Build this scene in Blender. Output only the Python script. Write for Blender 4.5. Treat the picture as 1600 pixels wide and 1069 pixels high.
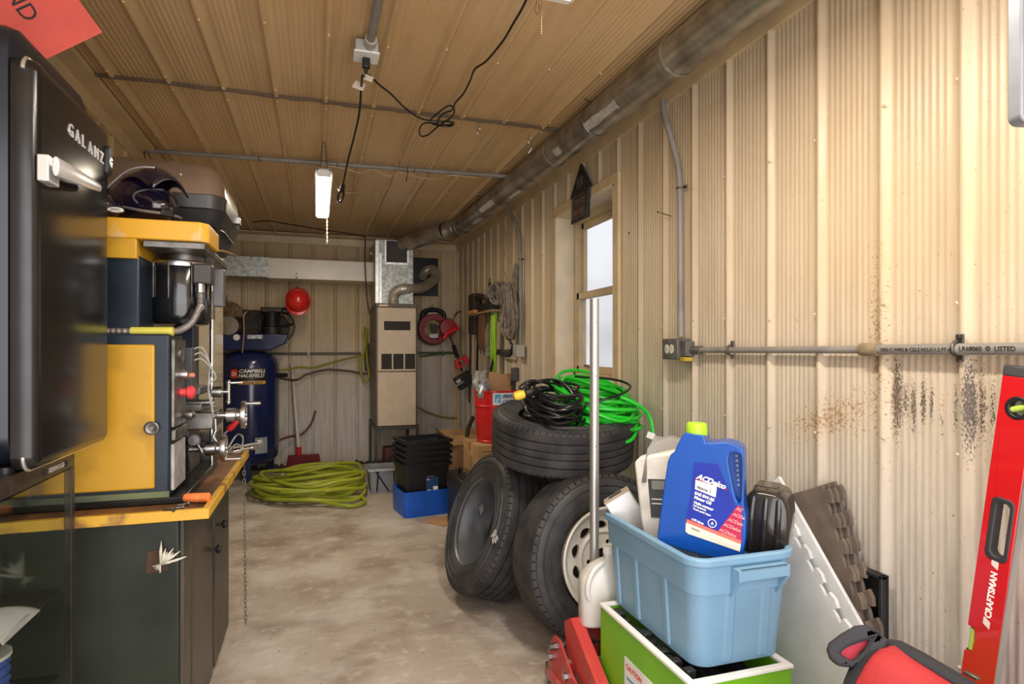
import bpy, bmesh, math, random
from mathutils import Vector, Matrix, Euler
R = math.radians; PI = math.pi
random.seed(7)
for o in list(bpy.data.objects): bpy.data.objects.remove(o)
SC = bpy.context.scene; COL = SC.collection

# ------------------------------------------------------------ camera, world, light, exposure
YAW = 17.74; F = 950.0; EYE = 1.24; HV = 548.0
cd = bpy.data.cameras.new('camera'); cam = bpy.data.objects.new('camera', cd); COL.objects.link(cam)
cam.location = (0, 0, EYE); cam.rotation_euler = (R(90), 0, R(-YAW))
cd.sensor_width = 36; cd.lens = F/1600*36; cd.shift_y = (HV-534.5)/1600; cd.clip_start = .05
SC.camera = cam
w = bpy.data.worlds.new('overcast_sky'); SC.world = w; w.use_nodes = True
bg = w.node_tree.nodes['Background']; bg.inputs[0].default_value = (.93, .95, 1, 1); bg.inputs[1].default_value = .95
SC.view_settings.view_transform = 'Standard'; SC.view_settings.look = 'None'
SC.view_settings.exposure = 0.13; SC.view_settings.gamma = 1
def area(name, loc, rot, sx, sy, power, col):
    l = bpy.data.lights.new(name, 'AREA'); l.shape = 'RECTANGLE'; l.size = sx; l.size_y = sy; l.energy = power; l.color = col
    o = bpy.data.objects.new(name, l); COL.objects.link(o); o.location = loc; o.rotation_euler = rot; return o
area('daylight_open_door', (.25, -.85, 1.25), (R(90), 0, 0), 2.3, 2.3, 66, (1, .96, .95))      # open garage door behind the camera
area('tube_light_far', (.045, 4.28, 2.24), (0, 0, 0), .12, 1.15, 17, (1, .86, .64))
area('tube_light_near', (.66, 1.05, 2.24), (0, 0, 0), .12, 1.1, 26, (1, .92, .80))

# ------------------------------------------------------------ pixel helpers (photo pixel + known plane -> world point)
S_, C_ = math.sin(R(YAW)), math.cos(R(YAW))
def ray(u, v):
    a = (u-800)/F; return (S_+a*C_, C_-a*S_, (HV-v)/F)
def pY(u, v, Y): r = ray(u, v); t = Y/r[1]; return Vector((r[0]*t, Y, EYE+r[2]*t))
def pX(u, v, X): r = ray(u, v); t = X/r[0]; return Vector((X, r[1]*t, EYE+r[2]*t))
def pZ(u, v, Z): r = ray(u, v); t = (Z-EYE)/r[2]; return Vector((r[0]*t, r[1]*t, Z))
def pD(u, v, d): r = ray(u, v); return Vector((r[0]*d, r[1]*d, EYE+r[2]*d))

# ------------------------------------------------------------ materials
MATS = {}
def M(name, col, rough=.5, metal=0, var=.12, vs=8, bump=0, bs=60, col2=None, trans=0, emit=0, coat=0, ior=1.45, vfac=None, stretch=None, alpha=1):
    if name in MATS: return MATS[name]
    m = bpy.data.materials.new(name); m.use_nodes = True; nt = m.node_tree; n = nt.nodes; L = nt.links
    b = n['Principled BSDF']; b.inputs['Roughness'].default_value = rough; b.inputs['Metallic'].default_value = metal
    b.inputs['IOR'].default_value = ior; b.inputs['Coat Weight'].default_value = coat
    b.inputs['Transmission Weight'].default_value = trans
    b.inputs['Alpha'].default_value = alpha
    tc = n.new('ShaderNodeTexCoord'); mp = n.new('ShaderNodeMapping'); L.new(tc.outputs['Object'], mp.inputs[0])
    if stretch: mp.inputs['Scale'].default_value = stretch
    no = n.new('ShaderNodeTexNoise'); no.inputs['Scale'].default_value = vs; no.inputs['Detail'].default_value = 5
    L.new(mp.outputs[0], no.inputs['Vector'])
    rp = n.new('ShaderNodeValToRGB'); L.new(no.outputs['Fac'], rp.inputs[0])
    lo = col2 if col2 else tuple(c*(1-var) for c in col[:3]); hi = col if col2 else tuple(min(1, c*(1+var)) for c in col[:3])
    rp.color_ramp.elements[0].position = .35; rp.color_ramp.elements[1].position = .62 if vfac is None else vfac
    rp.color_ramp.elements[0].color = (*lo, 1); rp.color_ramp.elements[1].color = (*hi, 1)
    L.new(rp.outputs[0], b.inputs['Base Color'])
    if bump:
        n2 = n.new('ShaderNodeTexNoise'); n2.inputs['Scale'].default_value = bs; L.new(tc.outputs['Object'], n2.inputs['Vector'])
        bp = n.new('ShaderNodeBump'); bp.inputs['Strength'].default_value = bump; bp.inputs['Distance'].default_value = .004
        L.new(n2.outputs['Fac'], bp.inputs['Height']); L.new(bp.outputs[0], b.inputs['Normal'])
    if emit:
        b.inputs['Emission Color'].default_value = (*col[:3], 1); b.inputs['Emission Strength'].default_value = emit
    MATS[name] = m; return m
def nodes(m): nt = m.node_tree; return nt, nt.nodes, nt.links, nt.nodes['Principled BSDF']

black = M('black_plastic', (.012, .012, .014), .38, bump=.05)
rubber = M('tire_rubber', (.042, .043, .047), .55, var=.35, vs=9, bump=.25, bs=90)
rubber2 = M('tire_tread_rubber', (.060, .058, .058), .6, col2=(.020, .020, .024), vs=11, vfac=.75, bump=.3, bs=70)
chrome = M('chrome', (.75, .76, .78), .12, 1, var=.05)
steel = M('bright_steel', (.48, .48, .49), .3, 1, var=.25, vs=20)
dsteel = M('dark_oily_steel', (.16, .15, .14), .38, .85, var=.4, vs=18)
alum = M('aluminium_tube', (.62, .63, .64), .36, .9, var=.12, vs=12, stretch=(1, 1, .2))
galv = M('galvanized_steel', (.46, .48, .46), .42, .55, col2=(.25, .27, .26), vs=28, bump=.05)
red = M('red_plastic', (.62, .015, .02), .38)
blue = M('blue_plastic', (.01, .13, .62), .35)
card = M('cardboard', (.42, .25, .12), .85, var=.15, vs=5, bump=.06)
cardd = M('cardboard_edge', (.28, .16, .075), .9)
white = M('white_plastic', (.78, .78, .76), .4, var=.06)
yellow = M('yellow_machine_paint', (.55, .305, .022), .38, col2=(.38, .20, .018), vs=6, bump=.04, vfac=.5)
grey = M('grey_pvc', (.24, .24, .235), .5, var=.2, vs=10)
cordblk = M('black_cord_rubber', (.010, .010, .011), .32)
cream = M('cream_trim', (.60, .46, .27), .42, var=.10, vs=6, bump=.04)

# ------------------------------------------------------------ mesh builder
def frame(p, d, up=None):
    d = Vector(d).normalized(); u = Vector(up) if up else (Vector((0, 0, 1)) if abs(d.z) < .95 else Vector((1, 0, 0)))
    x = u.cross(d).normalized(); y = d.cross(x)
    return Matrix((( x.x, y.x, d.x, p[0]), (x.y, y.y, d.y, p[1]), (x.z, y.z, d.z, p[2]), (0, 0, 0, 1)))
def basis(p, x, y):
    x = Vector(x).normalized(); y = Vector(y); y = (y-x*y.dot(x)).normalized(); z = x.cross(y)
    return Matrix(((x.x, y.x, z.x, p[0]), (x.y, y.y, z.y, p[1]), (x.z, y.z, z.z, p[2]), (0, 0, 0, 1)))
def smooth_path(pts, k=6, closed=False):
    P = [Vector(p) for p in pts]; n = len(P); out = []
    if n < 3: return P
    rng = n if closed else n-1
    for i in range(rng):
        if closed: a, b, c, d = P[(i-1) % n], P[i], P[(i+1) % n], P[(i+2) % n]
        else: a, b, c, d = P[max(i-1, 0)], P[i], P[i+1], P[min(i+2, n-1)]
        for j in range(k):
            t = j/k; out.append(.5*((2*b)+(c-a)*t+(2*a-5*b+4*c-d)*t*t+(3*b-a-3*c+d)*t**3))
    if not closed: out.append(P[-1])
    return out
class G:
    def __init__(s, mx=None): s.b = bmesh.new(); s.mx = mx or Matrix.Identity(4)
    def _v(s, p): return s.b.verts.new(s.mx @ Vector(p))
    def box(s, lo, hi, mx=None):
        m = mx or Matrix.Identity(4)
        v = [s._v(m @ Vector((x, y, z))) for z in (lo[2], hi[2]) for y in (lo[1], hi[1]) for x in (lo[0], hi[0])]
        for f in ((0, 2, 3, 1), (4, 5, 7, 6), (0, 1, 5, 4), (2, 6, 7, 3), (0, 4, 6, 2), (1, 3, 7, 5)): s.b.faces.new([v[i] for i in f])
        return s
    def cbox(s, c, d, mx=None): return s.box([c[i]-d[i]/2 for i in range(3)], [c[i]+d[i]/2 for i in range(3)], mx)
    def taper(s, c, bot, top, z0, z1, r=.0, n=4, hollow=0, floor=True):   # rounded-rect loft, bot/top = (w,d)
        def loop(w, d, z, rr):
            pts = []
            for (sx, sy, a0) in ((1, 1, 0), (-1, 1, 90), (-1, -1, 180), (1, -1, 270)):
                for k in range(n+1):
                    a = R(a0+90*k/n); pts.append((c[0]+sx*(w/2-rr)+rr*math.cos(a), c[1]+sy*(d/2-rr)+rr*math.sin(a), z))
            return pts
        r = max(r, .001)
        loops = [loop(*bot, z0, r), loop(*top, z1, r)]
        if hollow:
            h = hollow; loops += [loop(top[0]-2*h, top[1]-2*h, z1, max(r-h, .001)), loop(bot[0]-2*h, bot[1]-2*h, z0+h, max(r-h, .001))]
        return s.loft(loops, True, True)
    def loft(s, loops, cap0=True, cap1=True, closed=True):
        L = [[s._v(p) for p in lp] for lp in loops]; n = len(L[0])
        for a, b in zip(L[:-1], L[1:]):
            for i in range(n if closed else n-1):
                j = (i+1) % n; s.b.faces.new((a[i], a[j], b[j], b[i]))
        if cap0: s.b.faces.new(list(reversed(L[0])))
        if cap1: s.b.faces.new(L[-1])
        return s
    def cyl(s, p0, p1, r0, r1=None, n=20, cap=True):
        r1 = r0 if r1 is None else r1; p0 = Vector(p0); p1 = Vector(p1); m = frame(p0, p1-p0); h = (p1-p0).length
        def lp(z, r): return [m @ Vector((r*math.cos(2*PI*i/n), r*math.sin(2*PI*i/n), z)) for i in range(n)]
        return s.loft([lp(0, r0), lp(h, r1)], cap, cap)
    def lathe(s, prof, mx=None, n=32, cap0=False, cap1=False, a0=0, a1=360):
        m = mx or Matrix.Identity(4)
        return s.loft([[m @ Vector((r*math.cos(R(a0+(a1-a0)*i/n)), r*math.sin(R(a0+(a1-a0)*i/n)), z)) for i in range(n)] for r, z in prof], cap0, cap1)
    def ringlathe(s, prof, mx=None, n=48):      # closed profile -> torus-like
        return s.lathe(prof+[prof[0]], mx, n)
    def tube(s, pts, r, n=8, closed=False, rf=None, cap=True):
        P = [Vector(p) for p in pts]; N = len(P); T = []
        for i in range(N):
            if closed: t = P[(i+1) % N]-P[i-1]
            else: t = P[min(i+1, N-1)]-P[max(i-1, 0)]
            T.append(t.normalized() if t.length > 1e-9 else Vector((0, 0, 1)))
        nn = frame((0, 0, 0), T[0]).col[0].to_3d(); loops = []
        for i in range(N):
            nn = (nn-T[i]*nn.dot(T[i])); nn = nn.normalized() if nn.length > 1e-6 else frame((0, 0, 0), T[i]).col[0].to_3d()
            bb = T[i].cross(nn); rr = r if rf is None else r*rf(i/(N-1))
            loops.append([P[i]+(nn*math.cos(2*PI*k/n)+bb*math.sin(2*PI*k/n))*rr for k in range(n)])
        if closed: loops.append(loops[0]); cap = False
        return s.loft(loops, cap, cap)
    def sphere(s, c, r, mx=None, n=20, m=12, sc=(1, 1, 1)):
        mm = mx or Matrix.Identity(4)
        prof = [(math.sin(PI*(j+.001)/(m+.002)), -math.cos(PI*(j+.001)/(m+.002))) for j in range(m+1)]
        return s.loft([[mm @ Vector((c[0]+r*sc[0]*a*math.cos(2*PI*i/n), c[1]+r*sc[1]*a*math.sin(2*PI*i/n), c[2]+r*sc[2]*z)) for i in range(n)] for a, z in prof])
    def prism(s, outer, z0, z1, mx=None, holes=()):
        mm = mx or Matrix.Identity(4)
        bb = bmesh.new(); ed = []
        for lp in [outer]+list(holes):
            vs = [bb.verts.new((p[0], p[1], 0)) for p in lp]
            ed += [bb.edges.new((vs[i], vs[(i+1) % len(vs)])) for i in range(len(vs))]
        if holes: bmesh.ops.triangle_fill(bb, edges=ed, use_beauty=True)
        else: bb.faces.new(bb.verts)
        bb.verts.index_update()
        vt = [(s._v(mm @ Vector((v.co.x, v.co.y, z0))), s._v(mm @ Vector((v.co.x, v.co.y, z1)))) for v in bb.verts]
        for f in bb.faces:
            ii = [v.index for v in f.verts]
            s.b.faces.new([vt[i][0] for i in reversed(ii)]); s.b.faces.new([vt[i][1] for i in ii])
        k = 0
        for lp in [outer]+list(holes):
            m = len(lp)
            for i in range(m):
                a, b = k+i, k+(i+1) % m; s.b.faces.new((vt[a][0], vt[b][0], vt[b][1], vt[a][1]))
            k += m
        bb.free(); return s
    def add_mesh(s, me, mx):
        mm = s.mx @ mx; vs = [s.b.verts.new(mm @ v.co) for v in me.vertices]
        for p in me.polygons:
            try: s.b.faces.new([vs[i] for i in p.vertices])
            except ValueError: pass
        return s
    def text(s, t, mx, size, ext=.0004, bold=0, shear=0, align='LEFT'):
        c = bpy.data.curves.new('t', 'FONT'); c.body = t; c.size = size; c.extrude = ext; c.offset = bold; c.shear = shear
        c.align_x = align; c.resolution_u = 3
        o = bpy.data.objects.new('t', c); COL.objects.link(o); bpy.context.view_layer.update()
        me = bpy.data.meshes.new_from_object(o); s.add_mesh(me, mx)
        bpy.data.objects.remove(o); bpy.data.curves.remove(c); bpy.data.meshes.remove(me); return s
    def obj(s, name, mat, parent=None, bevel=0, seg=2, sm=38, local=False, subd=0, origin=True, normals=True):
        b = s.b
        if normals: bmesh.ops.recalc_face_normals(b, faces=b.faces)
        if sm:
            for f in b.faces: f.smooth = True
            lim = R(sm)
            for e in b.edges:
                if len(e.link_faces) == 2: e.smooth = e.calc_face_angle(0) < lim
        me = bpy.data.meshes.new(name); b.to_mesh(me); b.free()
        me.materials.append(mat); o = bpy.data.objects.new(name, me); COL.objects.link(o)
        if parent:
            o.parent = parent
            if not local:
                inv = (Matrix.Translation(parent.location) @ parent.rotation_euler.to_matrix().to_4x4()).inverted() if parent.parent is None else None
                if inv is None:
                    pp = parent.parent
                    inv = (Matrix.Translation(pp.location) @ pp.rotation_euler.to_matrix().to_4x4()).inverted()
                me.transform(inv)
        elif origin and len(me.vertices):
            xs = [v.co.x for v in me.vertices]; ys = [v.co.y for v in me.vertices]; zs = [v.co.z for v in me.vertices]
            c = Vector(((min(xs)+max(xs))/2, (min(ys)+max(ys))/2, min(zs))); me.transform(Matrix.Translation(-c)); o.location = c
        if bevel:
            md = o.modifiers.new('bevel', 'BEVEL'); md.width = bevel; md.segments = seg; md.limit_method = 'ANGLE'; md.angle_limit = R(40)
        if subd:
            md = o.modifiers.new('sub', 'SUBSURF'); md.levels = subd; md.render_levels = subd
        return o
def thing(name, label, cat, loc=(0, 0, 0), rotz=0, group=None):
    o = bpy.data.objects.new(name, None); COL.objects.link(o); o.location = loc; o.rotation_euler = (0, 0, rotz)
    o.empty_display_size = .1; o['label'] = label; o['category'] = cat
    if group: o['group'] = group
    return o
def tag(o, label, cat, group=None, kind=None):
    o['label'] = label; o['category'] = cat
    if group: o['group'] = group
    if kind: o['kind'] = kind
    return o
def struct(o): o['kind'] = 'structure'; return o
def copy_thing(root, loc, label, group=None, rot=None):
    r = root.copy(); COL.objects.link(r); r.location = loc; r['label'] = label
    if rot is not None: r.rotation_euler = rot
    if group: r['group'] = group
    for ch in list(root.children):
        c = ch.copy(); COL.objects.link(c); c.parent = r
        for g in ch.children: d = g.copy(); COL.objects.link(d); d.parent = c
    return r
YZ = lambda p: basis(p, (0, 1, 0), (0, 0, 1))       # text plane facing +X
YZn = lambda p: basis(p, (0, -1, 0), (0, 0, 1))     # facing -X
XZ = lambda p: basis(p, (1, 0, 0), (0, 0, 1))       # facing -Y
exec_parts = []

# ============================================================ THE ROOM
XL, XR, YB, HC, YF = -1.04, 1.54, 6.85, 2.48, -.9
PER = .2286
def panel_mat(name, base, tint, wall):
    m = bpy.data.materials.new(name); m.use_nodes = True; nt, n, L, b = nodes(m)
    b.inputs['Roughness'].default_value = .36
    geo = n.new('ShaderNodeTexCoord'); sep = n.new('ShaderNodeSeparateXYZ'); L.new(geo.outputs['Object'], sep.inputs[0])
    def noise(sc, det=4, stretch=(1, 1, 1), rough=.55):
        mp = n.new('ShaderNodeMapping'); mp.inputs['Scale'].default_value = stretch; L.new(geo.outputs['Object'], mp.inputs[0])
        t = n.new('ShaderNodeTexNoise'); t.inputs['Scale'].default_value = sc; t.inputs['Detail'].default_value = det; t.inputs['Roughness'].default_value = rough
        L.new(mp.outputs[0], t.inputs['Vector']); return t.outputs['Fac']
    def mth(op, a, b2=None, c=None):
        t = n.new('ShaderNodeMath'); t.operation = op
        for i, x in enumerate((a, b2, c)):
            if x is None: continue
            if isinstance(x, (int, float)): t.inputs[i].default_value = x
            else: L.new(x, t.inputs[i])
        return t.outputs[0]
    def ramp(x, lo, hi):
        t = n.new('ShaderNodeMapRange'); t.inputs[1].default_value = lo; t.inputs[2].default_value = hi; t.clamp = True; L.new(x, t.inputs[0]); return t.outputs[0]
    def mix(f, a, c):
        t = n.new('ShaderNodeMix'); t.data_type = 'RGBA'; L.new(f, t.inputs['Factor'])
        for k, x in ((6, a), (7, c)):
            if isinstance(x, tuple): t.inputs[k].default_value = (*x, 1)
            else: L.new(x, t.inputs[k])
        return t.outputs[2]
    st = (6, 6, .35) if wall else (6, .35, 6)
    col = mix(ramp(noise(1.2, 5), .35, .7), base, tint)
    col = mix(mth('MULTIPLY', ramp(noise(3, 6, st), .5, .75), .45), col, tuple(c*.62 for c in base))
    if wall:
        # grime spatter towards the floor
        low = ramp(sep.outputs['Z'], 1.5, .5)
        col = mix(mth('MULTIPLY', ramp(noise(5, 8, (5, 5, .7)), .46, .66), mth('MULTIPLY', low, .6)), col, (.27, .215, .16))
        col = mix(mth('MULTIPLY', low, .85), col, (.60, .575, .54))  # paler grey towards the floor: less smoke stain, plus daylight painted into the colour
        sp = mth('GREATER_THAN', noise(95, 2), mth('SUBTRACT', .78, mth('MULTIPLY', low, .07)))
        col = mix(mth('MULTIPLY', sp, .75), col, (.09, .05, .02))
    if wall: col = mix(mth('MULTIPLY', mth('MULTIPLY', ramp(noise(26, 8, (1, 1, .08), .7), .46, .62), low), .5), col, (.33, .29, .25))
    if wall == 2:
        def gauss(x, c, wd):
            d = mth('DIVIDE', mth('SUBTRACT', x, c), wd); return mth('POWER', 2.718, mth('MULTIPLY', mth('MULTIPLY', d, d), -1.0))
        Y, Z = sep.outputs['Y'], sep.outputs['Z']
        # black rub marks
        tot = None
        for (cy, wy, cz, wz, k) in ((1.288, .015, 1.11, .095, 1.25), (1.262, .008, 1.10, .05, .8), (1.238, .008, 1.09, .06, 1), (1.21, .008, 1.10, .055, 1), (1.187, .006, 1.10, .045, .95),
                                    (1.125, .006, 1.09, .06, .7), (1.085, .014, 1.105, .10, 1.25), (1.06, .010, 1.10, .08, .9), (1.035, .006, 1.10, .07, .6), (1.16, .006, 1.06, .06, .4)):
            g = mth('MULTIPLY', mth('MULTIPLY', gauss(Y, cy, wy), gauss(Z, cz, wz)), k)
            tot = g if tot is None else mth('MAXIMUM', tot, g)
        spk = mth('ADD', noise(240, 3, (1, 1, .6), .8), mth('MULTIPLY', mth('POWER', tot, .6), .27))
        col = mix(mth('MULTIPLY', ramp(spk, .64, .76), mth('MULTIPLY', ramp(tot, .01, .12), .93)), col, (.045, .033, .03))
        col = mix(mth('MULTIPLY', mth('MULTIPLY', tot, tot), .22), col, (.14, .11, .10))
        # rusty spray band
        zc = mth('ADD', 1.0, mth('MULTIPLY', mth('SUBTRACT', 1.62, Y), .28))
        band = mth('MAXIMUM', mth('MULTIPLY', gauss(mth('SUBTRACT', Z, zc), 0, .07), gauss(Y, 1.52, .2)), mth('MULTIPLY', gauss(Y, 1.345, .035), gauss(Z, 1.25, .28)))
        sn = noise(110, 3, (1, 1, 1), .7)
        col = mix(mth('MULTIPLY', ramp(mth('ADD', sn, mth('MULTIPLY', band, .17)), .66, .72), .8), col, (.22, .11, .03))
        col = mix(mth('MULTIPLY', band, .25), col, (.50, .33, .15))
        # green mould smear beside the window
        gm = mth('MULTIPLY', gauss(Y, 2.75, .16), ramp(Z, 1.55, .85))
        col = mix(mth('MULTIPLY', gm, .35), col, (.42, .44, .20))
    L.new(col, b.inputs['Base Color'])
    bp = n.new('ShaderNodeBump'); bp.inputs['Strength'].default_value = .16; bp.inputs['Distance'].default_value = .01
    L.new(noise(7, 3), bp.inputs['Height']); L.new(bp.outputs[0], b.inputs['Normal'])
    return m
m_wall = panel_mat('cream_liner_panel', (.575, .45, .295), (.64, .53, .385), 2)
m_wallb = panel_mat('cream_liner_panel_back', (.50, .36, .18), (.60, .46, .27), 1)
m_ceil = panel_mat('tan_ceiling_panel', (.60, .40, .195), (.67, .48, .265), 0)

def profile(a0, a1, ph, amp=1.0):
    pts = []; k0 = int(math.floor((a0-ph)/PER))-1
    base = [(-.015, 0), (-.009, .0145), (.006, .0145), (.013, 0)]
    for k in range(8):
        c = .045+k*.0202
        base += [(c-.006, .0), (c-.002, .0017), (c+.003, .0017), (c+.007, 0)]
    k = k0
    while ph+k*PER < a1+PER:
        for s, h in base: pts.append((ph+k*PER+s, h*amp))
        k += 1
    pts = [p for p in pts if a0 < p[0] < a1]
    return [(a0, 0)]+pts+[(a1, 0)]
def ribbed(g, a0, a1, b0, b1, ph, fn, amp=1):
    pr = profile(a0, a1, ph, amp)
    v0 = [g._v(fn(s, b0, h)) for s, h in pr]; v1 = [g._v(fn(s, b1, h)) for s, h in pr]
    for i in range(len(pr)-1): g.b.faces.new((v0[i], v0[i+1], v1[i+1], v1[i]))
WY0, WY1, WZ0, WZ1 = 2.955, 3.80, 1.06, 2.14      # window opening
PH = 1.10
g = G(); fr = lambda s, b, h: (XR-h, s, b)
ribbed(g, YF, WY0, 0, HC, PH, fr); ribbed(g, WY1, YB, 0, HC, PH, fr)
ribbed(g, WY0, WY1, 0, WZ0, PH, fr); ribbed(g, WY0, WY1, WZ1, HC, PH, fr)
for k in range(-6, 25):
    y = PH+k*PER
    if y > WY0-.1 and y < WY1+.1: continue
    for z in (.45, .98, 1.36, 1.92): g.sphere((XR-.015, y+.012*math.sin(k*3.1+z), z+.012*math.sin(k*1.7)), .0048, n=8, m=4, sc=(.8, 1, 1))
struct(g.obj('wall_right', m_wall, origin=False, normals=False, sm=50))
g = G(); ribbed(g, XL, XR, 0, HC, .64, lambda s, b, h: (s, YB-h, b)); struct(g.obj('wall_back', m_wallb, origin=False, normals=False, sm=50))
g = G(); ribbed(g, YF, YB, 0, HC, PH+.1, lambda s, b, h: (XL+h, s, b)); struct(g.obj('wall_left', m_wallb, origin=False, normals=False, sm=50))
YS = 3.13      # lap seam across the ceiling
g = G(); ribbed(g, XL, XR, YF, YS+.01, .04, lambda s, b, h: (s, b, HC-h), 1.5)
for i in range(-5, 8):
    x = .04+i*PER
    if XL+.1 < x < XR-.15:
        for y in (.5, 1.15, 1.8, 2.45, 3.06, 3.2, 3.9, 4.6, 5.3, 6.0, 6.6): g.sphere((x+.001, y+.03*math.sin(i*2.3), HC-.024), .0065, n=8, m=4, sc=(1, 1, .7))
ribbed(g, XL, XR, YS-.01, YB, .04, lambda s, b, h: (s, b, HC+.004-h), 1.5)
g.box((XL-.1, YF, HC+.02), (XR+.3, YB+.1, HC+.06))
struct(g.obj('ceiling', m_ceil, origin=False, normals=False, sm=50))
# lap seam: thin dark wavy strip standing in for the shaded gap
g = G()
pts = []; random.seed(3)
for i in range(60):
    x = -.94+i*2.2/59; hgt = .0005+.007*abs(math.sin(i*.9)*random.random()); pts.append((x, YS-.006+.004*math.sin(i*.7), HC-.0225-hgt))
g.loft([[(p[0], p[1], p[2]), (p[0], p[1]+.006, p[2]), (p[0], p[1]+.006, HC-.008), (p[0], p[1], HC-.008)] for p in pts])
struct(g.obj('seam_gap_strip', M('seam_shadow_metal', (.10, .07, .04), .6), origin=False))
# outer shell so the panel sheets have a solid wall behind
mshell = M('shell_steel', (.45, .40, .33), .6)
g = G(); g.box((XR+.012, YF, -.1), (XR+.20, WY0, HC+.1)); g.box((XR+.012, WY1, -.1), (XR+.20, YB+.1, HC+.1)); g.box((XR+.012, WY0, -.1), (XR+.20, WY1, WZ0)); g.box((XR+.012, WY0, WZ1), (XR+.20, WY1, HC+.1))
struct(g.obj('wall_right_shell', mshell, origin=False))
g = G(); g.box((XL-.1, YB+.012, -.1), (XR+.2, YB+.1, HC+.1)); struct(g.obj('wall_back_shell', mshell, origin=False))
g = G(); g.box((XL-.1, YF, -.1), (XL-.012, YB+.1, HC+.1)); struct(g.obj('wall_left_shell', mshell, origin=False))

# floor
m = bpy.data.materials.new('stained_concrete'); m.use_nodes = True; nt, n, L, b = nodes(m)
tc = n.new('ShaderNodeTexCoord')
def nz(sc, det, lo, hi, st=(1, 1, 1)):
    mp = n.new('ShaderNodeMapping'); mp.inputs['Scale'].default_value = st; L.new(tc.outputs['Object'], mp.inputs[0])
    t = n.new('ShaderNodeTexNoise'); t.inputs['Scale'].default_value = sc; t.inputs['Detail'].default_value = det; L.new(mp.outputs[0], t.inputs['Vector'])
    r = n.new('ShaderNodeMapRange'); r.inputs[1].default_value = lo; r.inputs[2].default_value = hi; L.new(t.outputs['Fac'], r.inputs[0]); return r.outputs[0]
def mx(f, a, c, k=1):
    t = n.new('ShaderNodeMix'); t.data_type = 'RGBA'
    mm = n.new('ShaderNodeMath'); mm.operation = 'MULTIPLY'; mm.inputs[1].default_value = k; L.new(f, mm.inputs[0]); L.new(mm.outputs[0], t.inputs['Factor'])
    for i, x in ((6, a), (7, c)):
        if isinstance(x, tuple): t.inputs[i].default_value = (*x, 1)
        else: L.new(x, t.inputs[i])
    return t.outputs[2]
c = mx(nz(1.3, 8, .35, .65), (.38, .315, .26), (.53, .465, .405))
c = mx(nz(3.2, 12, .47, .66), c, (.20, .14, .10), .6)
c = mx(nz(2.6, 12, .52, .62), c, (.60, .56, .51), .55)
c = mx(nz(55, 3, .66, .72), c, (.08, .055, .04), .6)
c = mx(nz(14, 12, .55, .66), c, (.66, .62, .57), .35)
L.new(c, b.inputs['Base Color']); b.inputs['Roughness'].default_value = .62
bp = n.new('ShaderNodeBump'); bp.inputs['Strength'].default_value = .25; bp.inputs['Distance'].default_value = .006; L.new(nz(30, 6, .3, .7), bp.inputs['Height']); L.new(bp.outputs[0], b.inputs['Normal'])
g = G(); g.box((XL-.1, YF-.2, -.1), (XR+.2, YB+.1, 0)); struct(g.obj('floor', m, origin=False))
g = G(); g.box((-14, -14, -.2), (14, 20, -.12)); struct(g.obj('ground', M('gravel_yard', (.42, .40, .37), .9, bump=.3), origin=False))

# corner trims at the ceiling, base strip
g = G(); g.prism([(0, 0), (0, -.10), (-.018, -.10), (-.03, -.03), (-.10, -.012), (-.10, 0)], YF, YB, basis((XR-.002, 0, HC-.006), (1, 0, 0), (0, 0, 1)) @ Matrix.Diagonal((1, 1, -1, 1)))
struct(g.obj('trim_2', cream, origin=False))
g = G(); g.prism([(0, 0), (0, -.10), (-.018, -.10), (-.03, -.03), (-.10, -.012), (-.10, 0)], XL, XR, basis((0, YB-.002, HC-.006), (0, 1, 0), (0, 0, 1)))
struct(g.obj('trim_3', cream, origin=False))
g = G(); g.box((XL+.002, YF, HC-.11), (XL+.02, YB, HC-.006)); g.box((XL+.002, YF, HC-.03), (XL+.10, YB, HC-.006)); struct(g.obj('trim_4', cream, origin=False))
g = G(); g.box((XR-.05, YB-.02, .02), (XR-.002, YB-.002, HC-.1)); g.box((XR-.02, YB-.06, .02), (XR-.002, YB-.004, HC-.1)); struct(g.obj('trim_5', cream, origin=False))
g = G()
for i in range(90):      # dark rotten dirt strip along the back wall foot
    x = XL+.02+i*(XR-XL-.04)/90; h = .015+.035*random.random(); g.box((x, YB-.03, 0), (x+.029, YB-.014, h))
struct(g.obj('baseboard_back', M('rotted_dirt', (.06, .045, .03), .9, bump=.4), origin=False))

# window
win = struct(bpy.data.objects.new('window_1', None)); COL.objects.link(win); win.location = (XR, (WY0+WY1)/2, WZ0)
g = G(); t = .055
g.box((XR-.022, WY0-t, WZ1), (XR-.002, WY1+t, WZ1+t)); g.box((XR-.022, WY0-t, WZ0-t), (XR-.002, WY1+t, WZ0))
g.box((XR-.022, WY0-t, WZ0), (XR-.002, WY0, WZ1)); g.box((XR-.022, WY1, WZ0), (XR-.002, WY1+t, WZ1))
g.obj('casing', cream, win, bevel=.003)
mrev = M('reveal_white', (.70, .60, .44), .45, var=.06)
g = G()
g.box((XR-.02, WY0, WZ0), (XR+.20, WY0+.012, WZ1)); g.box((XR-.02, WY1-.012, WZ0), (XR+.20, WY1, WZ1)); g.box((XR-.02, WY0, WZ1-.012), (XR+.20, WY1, WZ1)); g.box((XR-.03, WY0, WZ0), (XR+.20, WY1, WZ0+.012))
g.obj('reveal', mrev, win)
msash = M('sash_wood', (.55, .43, .27), .5, var=.1)
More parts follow.
